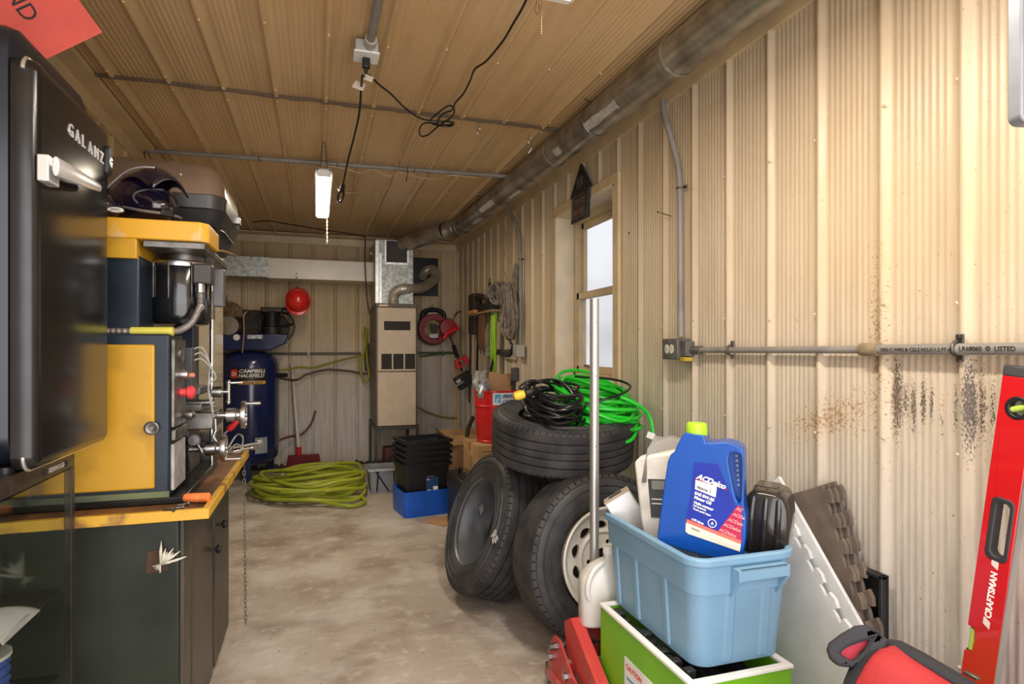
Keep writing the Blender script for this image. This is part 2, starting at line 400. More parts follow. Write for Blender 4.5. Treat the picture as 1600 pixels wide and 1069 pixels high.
def sash(x, z0, z1, nm, brd=.045):
    g = G(); a, c = WY0+.03, WY1-.03
    g.box((x, a, z0), (x+.03, a+brd, z1)); g.box((x, c-brd, z0), (x+.03, c, z1)); g.box((x, a, z0), (x+.03, c, z0+brd)); g.box((x, a, z1-brd), (x+.03, c, z1))
    o = g.obj(nm, msash, win, bevel=.003)
    g = G(); g.box((x+.012, a+brd-.004, z0+brd-.004), (x+.016, c-brd+.004, z1-brd+.004))
    g.obj('pane', M('window_glass', (1, 1, 1), .12, var=0, trans=1, ior=1.2), o)
g = G(); a, c = WY0+.012, WY1-.012
g.box((XR+.11, a, WZ0+.012), (XR+.19, a+.03, WZ1-.012)); g.box((XR+.11, c-.03, WZ0+.012), (XR+.19, c, WZ1-.012)); g.box((XR+.11, a, WZ1-.05), (XR+.19, c, WZ1-.012)); g.box((XR+.11, a, WZ0+.012), (XR+.19, c, WZ0+.035))
g.obj('window_frame', msash, win)
sash(XR+.155, 1.585, WZ1-.045, 'sash'); sash(XR+.12, WZ0+.035, 1.625, 'sash')
g = G(); g.box((XR+.10, WY0+.2, WZ0+.075), (XR+.12, WY0+.24, WZ0+.09)); g.box((XR+.10, WY1-.24, WZ0+.075), (XR+.12, WY1-.2, WZ0+.09)); g.obj('sash_lift', dsteel, win)

# bare shrubs beyond the window
def shrub(loc, label, seed, h=2.2):
    random.seed(seed); g = G()
    def br(p, d, l, r, k):
        q = p+d*l; mid = (p+q)/2+Vector((random.uniform(-1, 1), random.uniform(-1, 1), 0))*l*.06
        g.tube([p, mid, q], r, 5, rf=lambda t: 1-.4*t)
        if k:
            for _ in range(random.choice((2, 3, 3))):
                e = (d+Vector((random.uniform(-.7, .7), random.uniform(-.7, .7), random.uniform(-.1, .5)))).normalized(); br(q, e, l*random.uniform(.55, .8), r*.6, k-1)
    for i in range(5): br(Vector((random.uniform(-.3, .3), random.uniform(-.3, .3), -.05)), Vector((random.uniform(-.3, .3), random.uniform(-.3, .3), 1)).normalized(), h*.36, .018, 4)
    o = g.obj('bare_shrub', M('hazed_bark', (.38, .36, .34), .9), origin=False); o.location = loc  # bark colour lightened to stand in for the haze outside
    tag(o, label, 'shrub')
shrub((5.7, 11.6, -.12), 'leafless grey shrub outside, seen through the lower window sash', 5)
shrub((8.3, 17.3, -.12), 'leafless grey tree outside, seen through the upper window sash', 11, 4.2)

# big galvanised duct pipe along the ceiling corner
pipe = thing('ceiling_duct_pipe', 'long dented galvanised round duct running along the ceiling above the window', 'duct pipe', (1.3, 3, 2.3))
mpipe = M('dull_duct_metal', (.46, .44, .39), .32, .75, col2=(.22, .20, .165), vs=7, bump=.05, bs=9)
PA, PBn = Vector((1.375, -.3, 2.385)), Vector((1.265, 5.44, 2.385))
for a, c in ((0, .41), (.41, .62), (.62, 1)):
    p0, p1 = PA.lerp(PBn, a), PA.lerp(PBn, c); G().cyl(p0, p1, .078, .078, 28, False).obj('pipe_section', mpipe, pipe)
    if c < 1:
        g = G(); dv = (p1-p0).normalized()
        g.lathe([(.079, -.012), (.083, -.006), (.083, .006), (.079, .012)], frame(p1, dv), 28); g.obj('crimp_ring', mpipe, pipe)
P1 = Vector((.74, 6.0, 2.30)); P1b = Vector((.70, 6.06, 2.27))
el = smooth_path([PBn+Vector((.003, -.1, 0)), PBn+Vector((0, .06, 0)), PBn+Vector((-.06, .16, -.01)), PBn+Vector((-.13, .21, -.02))], 5)
G().tube(el, .081, 24, cap=False).obj('elbow', mpipe, pipe)
e1 = el[-1]
for i in (4, 8, 11): G().lathe([(.080, -.006), (.086, 0), (.080, .006)], frame(el[i], el[i+1]-el[i]), 26).obj('crimp_ring', mpipe, pipe)
q = Vector((.80, 6.02, 2.285)); G().cyl(e1, q, .076, .076, 26, False).obj('pipe_section', mpipe, pipe)
el2 = smooth_path([q, q+(q-e1).normalized()*.05, Vector((.745, 6.07, 2.25)), Vector((.745, 6.10, 2.215)), Vector((.745, 6.16, 2.20))], 5)
G().tube(el2, .078, 24, cap=False).obj('elbow', mpipe, pipe)
mtape = M('foil_tape', (.72, .72, .70), .35, .6, var=.15, vs=30, bump=.2)
def tape_patch(t0, t1, a0, a1, seed):
    random.seed(seed); g = G(); m = frame(PA, PBn-PA); Lp = (PBn-PA).length; rows = []
    for i in range(9):
        z = (t0+(t1-t0)*i/8)*Lp; rows.append([m @ Vector((.0795*math.cos(a), .0795*math.sin(a), z)) for a in [a0+(a1-a0)*j/6+random.uniform(-.06, .06) for j in range(7)]])
    g.loft(rows, False, False, False); g.obj('foil_tape_patch', mtape, pipe)
wd = Vector((1, 0, 0))
m0 = frame(PA, PBn-PA)
def ang(v): l = m0.inverted().to_3x3() @ Vector(v); return math.atan2(l.y, l.x)
a_l = ang((-.75, 0, -.6)); a_b = ang((-.25, 0, -1))
tape_patch(.475, .53, a_l-.25, a_l+.25, 1); tape_patch(.585, .60, a_l-.3, a_l+.2, 2); tape_patch(.80, .86, a_l-.3, a_l+.25, 3); tape_patch(.72, .76, a_b-.3, a_b+.1, 4); tape_patch(.88, .92, a_b-.2, a_b+.3, 5)
for t in (.53, .87):
    p = PA.lerp(PBn, t); g = G()
    g.tube([p+Vector((.079*math.cos(R(a)), 0, .079*math.sin(R(a)))) for a in range(100, 330, 15)], .003, 6)
    g.tube([p+Vector((-.02, 0, .078)), p+Vector((-.07, -.01, .09))], .0025, 6); g.obj('hanger_wire', dsteel, pipe)

# ============================================================ LEFT SIDE
# ---- compact fridge
fx = -.554
fr_ = thing('mini_fridge', 'black retro mini fridge with chrome lever handle standing on the glass stereo cabinet', 'fridge', (-.8, 1.73, .99))
mfr = M('black_fridge_enamel', (.010, .013, .022), .24, .1, var=.1, bump=.02, bs=200)
mfd = M('brushed_black_door', (.035, .035, .036), .20, .75, var=.08, vs=14)
g = G()
def rr(y0, y1, z0, z1, r, n=8):
    out = []
    for (cy, cz, a0) in ((y1-r, z1-r, 0), (y0+r, z1-r, 90), (y0+r, z0+r, 180), (y1-r, z0+r, 270)):
        for k in range(n+1): a = R(a0+90*k/n); out.append((cy+r*math.cos(a), cz+r*math.sin(a)))
    return out
def fl(x, ins, y0=1.50, y1=1.965, z0=.995, z1=1.93, r=.07): return [(x, a, b) for a, b in rr(y0+ins, y1-ins, z0+ins, z1-ins, max(r-ins, .01))]
g.loft([fl(-1.02, .02), fl(-1.0, 0), fl(-.625, 0), fl(-.606, .006), fl(-.6, .02)]); g.obj('body', mfr, fr_, sm=30)
g = G()
def fd(x, ins): return [(x, a, b) for a, b in rr(1.50+ins, 1.965-ins, .990+ins, 1.852-ins, max(.03-ins, .005))]
g.loft([fd(-.600, .0), fd(-.575, 0), fd(-.562, .004), fd(-.556, .012), fd(fx, .024)]); door = g.obj('door', mfd, fr_, sm=50)
rp_pts = [Vector((-.578, a, b)) for a, b in rr(1.4985, 1.9665, .9885, 1.8535, .032)]
for pp_ in (rp_pts[:18], rp_pts[18:]): G().tube(pp_, .0042, 8).obj('chrome_trim', M('trim_chrome', (.62, .62, .63), .25, .8), fr_)
g = G()
h0, h1 = Vector((-.545, 1.545, 1.622)), Vector((-.515, 1.84, 1.655))
g.taper((0, 0), (.055, .062), (.046, .052), 0, .03, .006) if False else None
g.box((-.556, 1.503, 1.594), (-.534, 1.560, 1.650))
sec = []
for i in range(13):
    t = i/12; y = 1.50+.30*t; z = 1.626+.030*t-.006*math.sin(t*3); x = -.522+.012*math.sin(t*PI)-.008*t; hw = .022-.012*t; hx = .007-.002*t
    sec.append([(x+hx*math.cos(a), y, z+hw*math.sin(a)) for a in [2*PI*k/12 for k in range(12)]])
g.loft(sec); g.obj('handle', M('handle_chrome', (.75, .76, .78), .28, .55, var=.05), fr_, bevel=.003)
g = G(); s = 'GALANZ'
for i, ch in enumerate(s):
    g.text(ch, YZ((fx+.001, 1.665+i*.043, 1.745)), .042, .0015, .0006)
g.obj('badge_lettering', M('badge_silver', (.62, .62, .62), .35, .4), fr_, sm=0)
g = G(); g.taper((0, 0), (.035, .075), (.030, .068), 0, .012, .012); 
hinge = G(basis((fx-.004, 1.945, 1.765), (0, 1, 0), (0, 0, 1))); hinge.taper((0, 0), (.036, .085), (.032, .08), 0, .012, .014); hg = hinge.obj('corner_badge', black, fr_, bevel=.002)
g = G(); g.text('G', YZ((fx+.0085, 1.932, 1.75)), .035, .001, .0008); g.obj('emblem', chrome, hg)
for y in (1.53, 1.83):
    for x in (-.62, -.98): G().cyl((x, y if x < -.9 or y < 1.8 else 1.83, .984), (x, y if x < -.9 or y < 1.8 else 1.83, .997), .015).obj('foot', black, fr_)

# ---- stereo cabinet with glass
sc = thing('stereo_cabinet', 'glass sided black stereo cabinet under the mini fridge', 'cabinet', (-.8, 1.63, 0))
mcab = M('black_woodgrain', (.02, .018, .017), .35, var=.3, vs=6, stretch=(1, 6, 6))
X0, X1, Y0, Y1 = -1.02, -.60, 1.40, 1.85
G().box((X0, Y0, .940), (X1, Y1, .984)).obj('top_board', mcab, sc, bevel=.003)
G().box((X0, Y0, 0), (X1, Y1, .06)).obj('plinth', mcab, sc, bevel=.003)
for (x, y) in ((X1-.02, Y1-.022), (X1-.02, Y0), (X0, Y1-.022)): G().box((x, y, .06), (x+.02, y+.022, .94)).obj('post', mcab, sc, bevel=.002)
mgl = M('smoked_glass', (.86, .90, .86), .03, var=0, trans=1, ior=1.12)
G().box((X1-.006, Y0+.024, .065), (X1-.001, Y1-.024, .938)).obj('glass_door', mgl, sc)
G().box((X0+.02, Y1-.014, .065), (X1-.022, Y1-.009, .938)).obj('side_glass', mgl, sc)
for z in (.405, .625): G().box((X0+.01, Y0+.02, z), (X1-.03, Y1-.02, z+.010)).obj('shelf', mcab, sc)
g = G(); g.text('KENWOOD', YZ((X1+.0015, 1.685, .953)), .017, .0006, .0002); g.obj('maker_lettering', M('silver_print', (.6, .6, .6), .4, .5), sc, sm=0)
for y in (1.665, 1.79): G().box((X1-.001, y, .948), (X1+.003, y+.009, .964)).obj('door_catch', black, sc)
# things inside it
g = G()
g.loft([[Vector((-.745+.13*k/10, 1.50+.18*t, .637+.065*math.sin(PI*k/10)**.7*(1-.75*t))) for k in range(11)] for t in [j/8 for j in range(9)]], False, False, False)
g.loft([[Vector((-.76+.145*k/6, 1.47+.16*t, .637+.002*k)) for k in range(7)] for t in (0, .5, 1)], False, False, False)
o = g.obj('crumpled_paper', M('white_paper', (.62, .62, .66), .8, var=.05), normals=False); o.modifiers.new('s', 'SOLIDIFY').thickness = .0006
tag(o, 'curled white papers on the upper shelf inside the glass stereo cabinet', 'paper')
sp = thing('cable_spool', 'blue spool of wire on the lower shelf of the glass stereo cabinet', 'spool', (-.70, 1.60, .417))
mx_ = basis((-.70, 1.60, .417), (1, 0, 0), (0, 1, 0))
g = G(mx_); g.lathe([(.05, .01)]+[(.05+.006*(i % 2), .012+.010*i) for i in range(14)]+[(.05, .155)], None, 24); g.obj('blue_wire', M('blue_wire', (.03, .07, .30), .4), sp)
g = G(mx_); g.cyl((0, 0, 0), (0, 0, .01), .058); g.obj('flange', M('pale_plastic', (.6, .6, .56), .5), sp)
g = G(mx_); g.cyl((0, 0, .155), (0, 0, .163), .058); g.obj('flange', M('pale_plastic', (.6, .6, .56), .5), sp)

# ---- workbench cabinet
wb = thing('workbench', 'dark green steel cabinet bench with worn yellow edged top under the milling machine', 'workbench', (-.68, 2.48, 0))
mgreen = M('dark_green_steel', (.028, .036, .026), .34, .1, col2=(.011, .015, .012), vs=3.0, bump=.06, bs=12)
mgreen2 = M('worn_brown_green_steel', (.085, .070, .050), .40, .1, col2=(.028, .030, .022), vs=5, bump=.08, bs=14, stretch=(1, 1, .4))
BX0, BX1, BY0, BY1 = -1.0, -.376, 2.01, 2.95
G().box((BX0, BY0, .0), (BX1-.012, BY1, .748)).obj('body', mgreen, wb, bevel=.006)
for k, (a, c) in enumerate(((BY0+.10, BY0+.49), (BY0+.545, BY1-.01))):
    d = G().box((BX1-.013, a, .03), (BX1+.003, c, .735)).obj('door', mgreen2, wb, bevel=.005)
    yk = a+.35 if k == 0 else a+.06
    zk = .51 if k == 0 else .56
    mk = basis((BX1+.003, yk, zk), (0, 1, 0), (0, 0, 1))
    gg = G(mk); gg.lathe([(.001, 0), (.006, 0), (.006, .016), (.015, .02), (.017, .028), (.013, .036), (.001, .038)], None, 16, True, True); gg.obj('knob', black, d)
G().box((BX1-.013, BY0, .0), (BX1+.001, BY0+.095, .748)).obj('corner_post', mgreen2, wb, bevel=.004)
mtop = M('oily_wood_top', (.24, .105, .035), .5, col2=(.045, .025, .015), vs=7, bump=.15, stretch=(1, .35, 1))
G().box((-1.02, 1.965, .748), (-.318, 3.03, .778)).obj('worktop', mtop, wb, bevel=.003)
mye = M('worn_yellow_edge', (.66, .38, .04), .5, col2=(.30, .15, .04), vs=12, bump=.2, vfac=.48)
G().box((-1.02, 1.948, .752), (-.300, 1.966, .782)).obj('front_edge_strip', mye, wb, bevel=.002)
G().box((-.319, 1.966, .752), (-.300, 3.03, .782)).obj('side_edge_strip', mye, wb, bevel=.002)
mstk = M('torn_white_sticker', (.62, .60, .50), .8, var=.1)
g = G(); random.seed(2); c0 = pY(252, 876, BY0-.002)
G().prism([(-.03, -.035), (.03, -.03), (.022, .035), (-.024, .03)], 0, .0015, basis(c0+Vector((-.01, .0006, 0)), (1, 0, 0), (0, 0, 1))).obj('sticker_residue', M('rust_patch', (.050, .028, .018), .8, col2=(.10, .05, .02), vs=20), wb)
for i in range(8):
    a = R(8+i*11+random.uniform(-6, 6)); L_ = random.uniform(.035, .07); wd_ = .004
    d = Vector((math.cos(a), 0, math.sin(a))); nrm = Vector((-d.z, 0, d.x)); p = c0+Vector((0, -.002-.001*i, -.01))
    g.loft([[p-nrm*wd_*.6, p+nrm*wd_*.6], [p+d*L_*.6-nrm*wd_+Vector((0, -.006, 0)), p+d*L_*.6+nrm*wd_+Vector((0, -.006, 0))], [p+d*L_-nrm*.001+Vector((0, -.002, 0)), p+d*L_+nrm*.001]], False, False, False)
    g.loft([[p-nrm*wd_*.3, p+nrm*wd_*.5], [p-d*L_*.3-nrm*.002, p-d*L_*.35+nrm*.002]], False, False, False)
o = g.obj('torn_sticker', mstk, wb); o.modifiers.new('s', 'SOLIDIFY').thickness = .0012

def chain(pts, label, name='chain', link=.022, r=.0022, mat=steel, w=.006, parent=None):
    g = G(); pts = [Vector(p) for p in pts]; L = 0; k = 0
    for a, b in zip(pts[:-1], pts[1:]):
        d = b-a; n = max(1, int(d.length/(link*.72)))
        for i in range(n):
            c = a+d*(i+.5)/n; m = frame(c, d)
            if k % 2: m = m @ Matrix.Rotation(PI/2, 4, 'Z')
            lp = [m @ Vector((w*math.cos(t), 0, link*.5*math.sin(t))) for t in [2*PI*j/8 for j in range(8)]]
            g.tube(lp, r, 5, closed=True); k += 1
    o = g.obj(name, mat, parent)
    if label: tag(o, label, 'chain')
    return o
ce = Vector((-.288, 2.72, .765))
chain([ce, ce+Vector((.002, 0, -.2)), ce+Vector((.006, -.003, -.65))], 'thin steel chain hanging down from the side edge of the yellow edged workbench', 'hanging_chain', link=.024, w=.005, r=.0016, mat=M('dull_chain', (.22, .20, .17), .4, .8))
# small things lying on the bench
def marker(p, ang, col, label, L=.075, r=.014, nm='marker'):
    m = frame(p, (math.cos(ang), math.sin(ang), 0)); t = thing(nm, label, nm.split('_')[-1], p)
    G(m).lathe([(.001, 0), (r*.8, 0), (r, .006), (r, L*.62), (r*.92, L*.65)], None, 18, True, True).obj('barrel', col, t)
    G(m).lathe([(r*1.02, L*.64), (r*1.05, L*.95), (r*.7, L), (.001, L)], None, 18, True, True).obj('cap', col, t); return t
marker(Vector((-.385, 2.06, .793)), R(-12), M('orange_plastic', (.80, .22, .06), .4), 'stubby orange plastic marker lying at the front corner of the workbench')
pz = pZ(318, 740, .779)
g = G(); g.cbox(pz+Vector((0, 0, .008)), (.034, .024, .016)); g.cbox(pz+Vector((.02, 0, .006)), (.01, .018, .01)); tag(g.obj('red_clip', red, bevel=.003), 'small red plastic clip on the oily workbench top', 'clip')
for i, (u, v_) in enumerate(((262, 800), (275, 797), (283, 792))):
    p = pZ(u, v_, .779); g = G(); m = frame(p+Vector((0, 0, .006)), (1, .5*i-.3, 0))
    g.cyl(m @ Vector((0, 0, -.012)), m @ Vector((0, 0, .016)), .0035, n=8); g.cyl(m @ Vector((0, 0, .016)), m @ Vector((0, 0, .021)), .007, n=6)
    tag(g.obj('loose_bolt', dsteel), ['loose steel bolt on the worktop, nearest the black machine foot', 'loose steel bolt on the worktop, between two other bolts', 'loose steel bolt on the worktop, nearest the orange marker'][i], 'bolt', 'loose bolts on the bench')

# ---- milling machine
ml = thing('milling_machine', 'yellow and dark blue bench milling machine with black motor on the green workbench', 'milling machine', (-.65, 2.4, .78))
mdb = M('dark_blue_machine_paint', (.022, .034, .050), .34, .2, col2=(.012, .018, .028), vs=4)
mblk = M('gloss_black_paint', (.010, .010, .012), .16, coat=.5)
G().box((-1.0, 2.05, .779), (-.38, 2.66, .80)).obj('drip_tray', M('grimy_black_steel', (.015, .014, .013), .3, .4), ml, bevel=.004)
cc = G().box((-1.0, 2.06, .800), (-.425, 2.25, 1.290)).obj('control_cabinet', mdb, ml, bevel=.006)
ye = G().box((-.99, 2.048, .828), (-.463, 2.062, 1.258)).obj('cabinet_door', yellow, ml, bevel=.006)
m = basis(pY(237, 669, 2.047), (1, 0, 0), (0, 0, 1)); gg = G(m)
gg.lathe([(.020, 0), (.020, .004), (.016, .006), (.008, .004), (.006, .008), (.001, .008)], None, 24, True, True); gg.obj('door_lock', dsteel, ye)
# worn paint strip at the cabinet foot
G().box((-1.0, 2.054, .800), (-.425, 2.0605, .818)).obj('foot_rail', M('chipped_blue_paint', (.26, .30, .10), .5, col2=(.03, .045, .05), vs=7, vfac=.95), ml)
px = -.425
a, c = pX(266, 528, px), pX(285, 700, px)
G().box((px, 2.075, 1.005), (px+.012, 2.235, 1.275)).obj('control_panel', dsteel, ml, bevel=.003)
G().box((px, 2.072, .965), (px+.016, 2.24, 1.0)).obj('switch_box', dsteel, ml, bevel=.004)
G().box((px, 2.075, .815), (px+.010, 2.24, .955)).obj('name_plate', M('grey_silver_panel', (.36, .35, .34), .55, .2, var=.2, vs=30), ml, bevel=.002)
mknob = basis((px+.012, 0, 0), (0, 1, 0), (0, 0, 1))
def onpanel(y, z, prof, mat, nm, n=20): g = G(basis((px+.012, y, z), (0, 1, 0), (0, 0, 1))); g.lathe(prof, None, n, True, True); return g.obj(nm, mat, ml)
onpanel(2.15, 1.228, [(.022, 0), (.024, .006), (.018, .008), (.001, .008)], steel, 'dial')
onpanel(2.14, 1.165, [(.014, 0), (.016, .018), (.015, .024), (.001, .025)], steel, 'speed_knob')
onpanel(2.15, 1.108, [(.012, 0), (.012, .018), (.020, .022), (.021, .034), (.012, .042), (.001, .043)], M('red_button', (.75, .06, .07), .35), 'stop_button')
onpanel(2.20, 1.160, [(.006, 0), (.008, .03), (.001, .034)], M('salmon_button', (.7, .25, .15), .4), 'start_button')
onpanel(2.20, 1.032, [(.010, 0), (.016, .01), (.016, .026), (.008, .034), (.001, .035)], steel, 'selector_knob')
# wires behind the panel
for i in range(3):
    p = Vector((-.41, 2.30, 1.24-.02*i)); g = G(); g.tube(smooth_path([p, p+Vector((.03, .03, .01)), p+Vector((.05+.01*i, .05, -.05)), p+Vector((.045, .06, -.13+.02*i)), p+Vector((.055, .1, -.2))]), .0025, 6); g.obj('wire', M('grey_wire', (.4, .4, .38), .5), ml)
G().box((-.47, 2.27, 1.10), (-.40, 2.36, 1.25)).obj('terminal_block', M('dark_grey_box', (.06, .06, .065), .5), ml, bevel=.003)
# column and head
G().box((-1.0, 2.10, 1.290), (-.514, 2.27, 1.53)).obj('column', mdb, ml, bevel=.006)
G().box((-.53, 2.62, .80), (-.455, 2.72, 1.58)).obj('rear_column', mdb, ml, bevel=.006)
mhd = yellow
g = G(); g.prism([(-1.0, 2.08), (-.345, 2.08), (-.323, 2.105), (-.323, 2.30), (-1.0, 2.72)], 1.577, 1.637); g.obj('head_cover', M('chipped_yellow_paint', (.72, .38, .03), .36, col2=(.62, .50, .34), vs=6, bump=.05, vfac=.44), ml, bevel=.004)
G().box((-1.0, 2.082, 1.517), (-.517, 2.6, 1.577)).obj('head_cover_side', yellow, ml, bevel=.004)
G().box((-.505, 2.10, 1.556), (-.335, 2.6, 1.576)).obj('belt_plate', dsteel, ml, bevel=.002)
mc = Vector((-.438, 2.30, 0))
def lz(x, y, prof, mat, nm, n=32, par=ml): return G(Matrix.Translation((x, y, 0))).lathe(prof, None, n, True, True).obj(nm, mat, par)
lz(mc.x+.01, mc.y, [(.06, 1.538), (.064, 1.54), (.064, 1.558), (.06, 1.56)], dsteel, 'pulley')
mot = lz(mc.x, mc.y, [(.05, 1.54), (.078, 1.532), (.084, 1.52), (.084, 1.41)], mblk, 'motor_body')
lz(mc.x, mc.y, [(.089, 1.415), (.089, 1.345), (.080, 1.328), (.05, 1.322)], mblk, 'fan_cowl')
lz(mc.x, mc.y, [(.0855, 1.535), (.0865, 1.53), (.0865, 1.522), (.0855, 1.518)], steel, 'end_bell')
for k in range(4):
    a = R(-150+k*45); p = mc+Vector((.087*math.cos(a), .087*math.sin(a), 0)); G().cyl((p.x, p.y, 1.41), (p.x, p.y, 1.53), .003, n=6).obj('tie_rod', dsteel, ml)
tb = pY(318, 428, 2.22)
G().cbox(tb+Vector((-.004, .03, 0)), (.055, .07, .066)).obj('terminal_box', M('brown_black_box', (.05, .045, .042), .4), ml, bevel=.005)
G().cbox(tb+Vector((.03, .12, -.035)), (.035, .05, .13)).obj('rear_box', M('grey_motor_box', (.10, .10, .105), .4), ml, bevel=.004)
G().cyl(tb+Vector((-.01, 0, -.034)), tb+Vector((-.01, 0, -.062)), .014).obj('gland', steel, ml)
# armoured conduit with ribs
cp = smooth_path([tb+Vector((-.01, 0, -.055)), tb+Vector((-.01, 0, -.11)), pY(312, 480, 2.20), pY(300, 503, 2.17), pY(283, 515, 2.14), pY(268, 518, 2.12), pY(230, 518, 2.10), pY(150, 518, 2.10)], 60)
mcnd = M('armoured_conduit', (.30, .27, .25), .45, .5, var=.1, vs=60)
G().tube(cp, .010, 10, rf=lambda t: 1+.10*math.sin(t*460)).obj('motor_conduit', mcnd, ml)
G().tube([pY(205, 518, 2.10), pY(238, 518, 2.10), pY(271, 518, 2.10)], .0138, 14).obj('yellow_sleeve', M('faded_yellow_sleeve', (.60, .55, .08), .5), ml)
# chrome rod and lever
rp_ = pY(331, 500, 2.60)
G().cyl((rp_.x, rp_.y, .80), (rp_.x, rp_.y, 1.60), .0085, n=14).obj('guide_rod', chrome, ml)
G().cyl((rp_.x, rp_.y, 1.36), (rp_.x, rp_.y, 1.47), .011, n=14).obj('rod_sleeve', dsteel, ml)
G().tube(smooth_path([pY(312, 394, 2.30), pY(330, 393, 2.3), pY(350, 393, 2.28), pY(369, 400, 2.26)]), .0052, 10).obj('quill_lever', steel, ml)
# tables, slides and knee
G().box((-.85, 2.45, 1.078), (-.405, 2.60, 1.108)).obj('top_slide', dsteel, ml, bevel=.004)
G().box((-.80, 2.47, 1.045), (-.44, 2.58, 1.078)).obj('cross_slide', M('worn_cast_iron', (.22, .20, .18), .35, .8, var=.5, vs=15), ml, bevel=.003)
G().cyl((-.46, 2.46, 1.05), (-.36, 2.46, 1.05), .012).obj('feed_screw', steel, ml)
G().box((-.90, 2.40, .958), (-.355, 2.62, 1.018)).obj('milling_table', dsteel, ml, bevel=.005)
G().box((-.90, 2.44, 1.018), (-.40, 2.58, 1.045)).obj('saddle', dsteel, ml, bevel=.004)
G().box((-.80, 2.42, .80), (-.435, 2.62, .958)).obj('knee', M('grey_cast_iron', (.11, .105, .10), .4, .5, var=.4, vs=9), ml, bevel=.006)
gp = G().box((-.53, 2.395, .81), (-.432, 2.42, .935)).obj('gear_panel', mblk, ml, bevel=.003)
q = pY(304, 687, 2.395); G(basis(q, (1, 0, 0), (0, 0, 1))).lathe([(.02, 0), (.022, .01), (.018, .022), (.001, .024)], None, 20, True, True).obj('gear_knob', M('grey_knob', (.16, .16, .17), .4, .3), ml)
G().tube([pY(309, 696, 2.38), pY(316, 708, 2.37)], .005, 8).obj('gear_lever', steel, ml)
G().tube([pY(336, 655, 2.42), pY(337, 672, 2.41), pY(333, 682, 2.41), pY(338, 690, 2.41)], .005, 8).obj('lock_lever', steel, ml)
def wheel(c, r, nm, bore=-.07, hz=0):
    mm = basis(c, (0, 1, 0), (0, 0, 1)); t = .008
    g = G(mm); g.ringlathe([(r-.012, -t), (r, -t), (r+.001, 0), (r, t), (r-.012, t), (r-.014, 0)], None, 32)
    for k in range(3):
        a = R(90+120*k+hz); g.cyl((0, 0, 0), ((r-.008)*math.cos(a), (r-.008)*math.sin(a), 0), .006, n=8)
    g.cyl((0, 0, bore), (0, 0, .012), .012, n=16); o = g.obj(nm, steel, ml)
    g = G(mm); a = R(70+hz); p = ((r-.008)*math.cos(a), (r-.008)*math.sin(a)); g.lathe([(.001, 0), (.006, 0), (.0065, .03), (.008, .052), (.001, .054)], mm.__class__.Translation((p[0], p[1], .006)), 14, True, True); g.obj('crank_grip', steel, o)
    g = G(mm); g.lathe([(.026, -.06), (.026, -.028), (.022, -.024), (.022, -.014), (.001, -.014)], None, 24, True, True); g.obj('graduated_dial', steel, o); return o
wheel(pY(381, 648, 2.52), .052, 'handwheel', -.10)
wheel(pY(350, 700, 2.46), .050, 'handwheel', -.12, 200)
wc = pY(357, 612, 2.53)
G().cyl(wc+Vector((-.06, 0, 0)), wc, .007).obj('slide_screw', steel, ml); G().cyl(wc+Vector((-.055, 0, 0)), wc+Vector((-.022, 0, 0)), .022).obj('slide_dial', steel, ml)
g = G(); g.tube([wc+Vector((0, 0, .035)), wc+Vector((0, 0, -.04))], .0065, 8); g.sphere(wc+Vector((0, 0, .035)), .009); g.sphere(wc+Vector((0, 0, -.04)), .009); g.cyl(wc+Vector((0, 0, .033)), wc+Vector((.05, .0, .035)), .005); g.obj('ball_crank', chrome, ml)

# tools near the handwheels on the bench
pt = pZ(372, 705, .80)
g = G(); m = frame(pt, (.5, .8, .0)); g.tube([m @ Vector((0, 0, -.07)), m @ Vector((0, 0, .09))], .006, 8); g.tube([m @ Vector((-.025, 0, -.07)), m @ Vector((.025, 0, -.07))], .005, 8); g.cyl(m @ Vector((0, 0, .085)), m @ Vector((0, 0, .11)), .010)
tag(g.obj('tee_wrench', chrome), 'chrome T-handle wrench lying at the far edge of the workbench', 'wrench')
pt = pZ(385, 700, .80); g = G(); m = frame(pt+Vector((0, .02, .008)), (.9, .45, .1)); g.cyl(m @ Vector((0, 0, -.07)), m @ Vector((0, 0, .05)), .006); g.cyl(m @ Vector((0, 0, .045)), m @ Vector((0, 0, .065)), .013); g.sphere(m @ Vector((0, 0, -.07)), .011)
tag(g.obj('chuck_key', steel), 'steel chuck key at the far corner of the workbench beside the wrench', 'chuck key')
g = G(); p0 = pZ(368, 712, .80); g.tube(smooth_path([p0+Vector((-.05, .1, .0)), p0+Vector((-.01, .12, .07)), p0+Vector((.02, .08, .06)), p0+Vector((.01, .04, .01)), p0+Vector((-.03, .06, .01)), p0+Vector((-.01, .12, .03)), p0+Vector((.02, .13, .005))], 6), .004, 6)
tag(g.obj('coiled_cable', M('bare_grey_cable', (.35, .35, .33), .4, .4)), 'loop of bare grey cable behind the handwheels on the workbench', 'cable')
sd = thing('screwdriver', 'screwdriver with a red handle lying behind the handwheel of the milling machine', 'screwdriver', pY(355, 675, 2.83))
a_, b_ = pY(350, 678, 2.83), pY(372, 658, 2.83)
G().cyl(a_, a_.lerp(b_, .35), .004).obj('shaft', steel, sd); G().tube([a_.lerp(b_, .3), a_.lerp(b_, .5), a_.lerp(b_, 1)], .013, 10, rf=lambda t: .7+.5*math.sin(PI*min(1, t+.1))).obj('handle', red, sd)
G().box((-.60, 2.745, .779), (-.40, 2.92, .87)).box((-.58, 2.76, .86), (-.395, 2.90, .905)).obj('vise_body', dsteel, None, bevel=.006)
vb = COL.objects[-1]; tag(vb, 'dark machine vise block on the bench behind the milling table', 'vise')
vb.name = 'machine_vise'

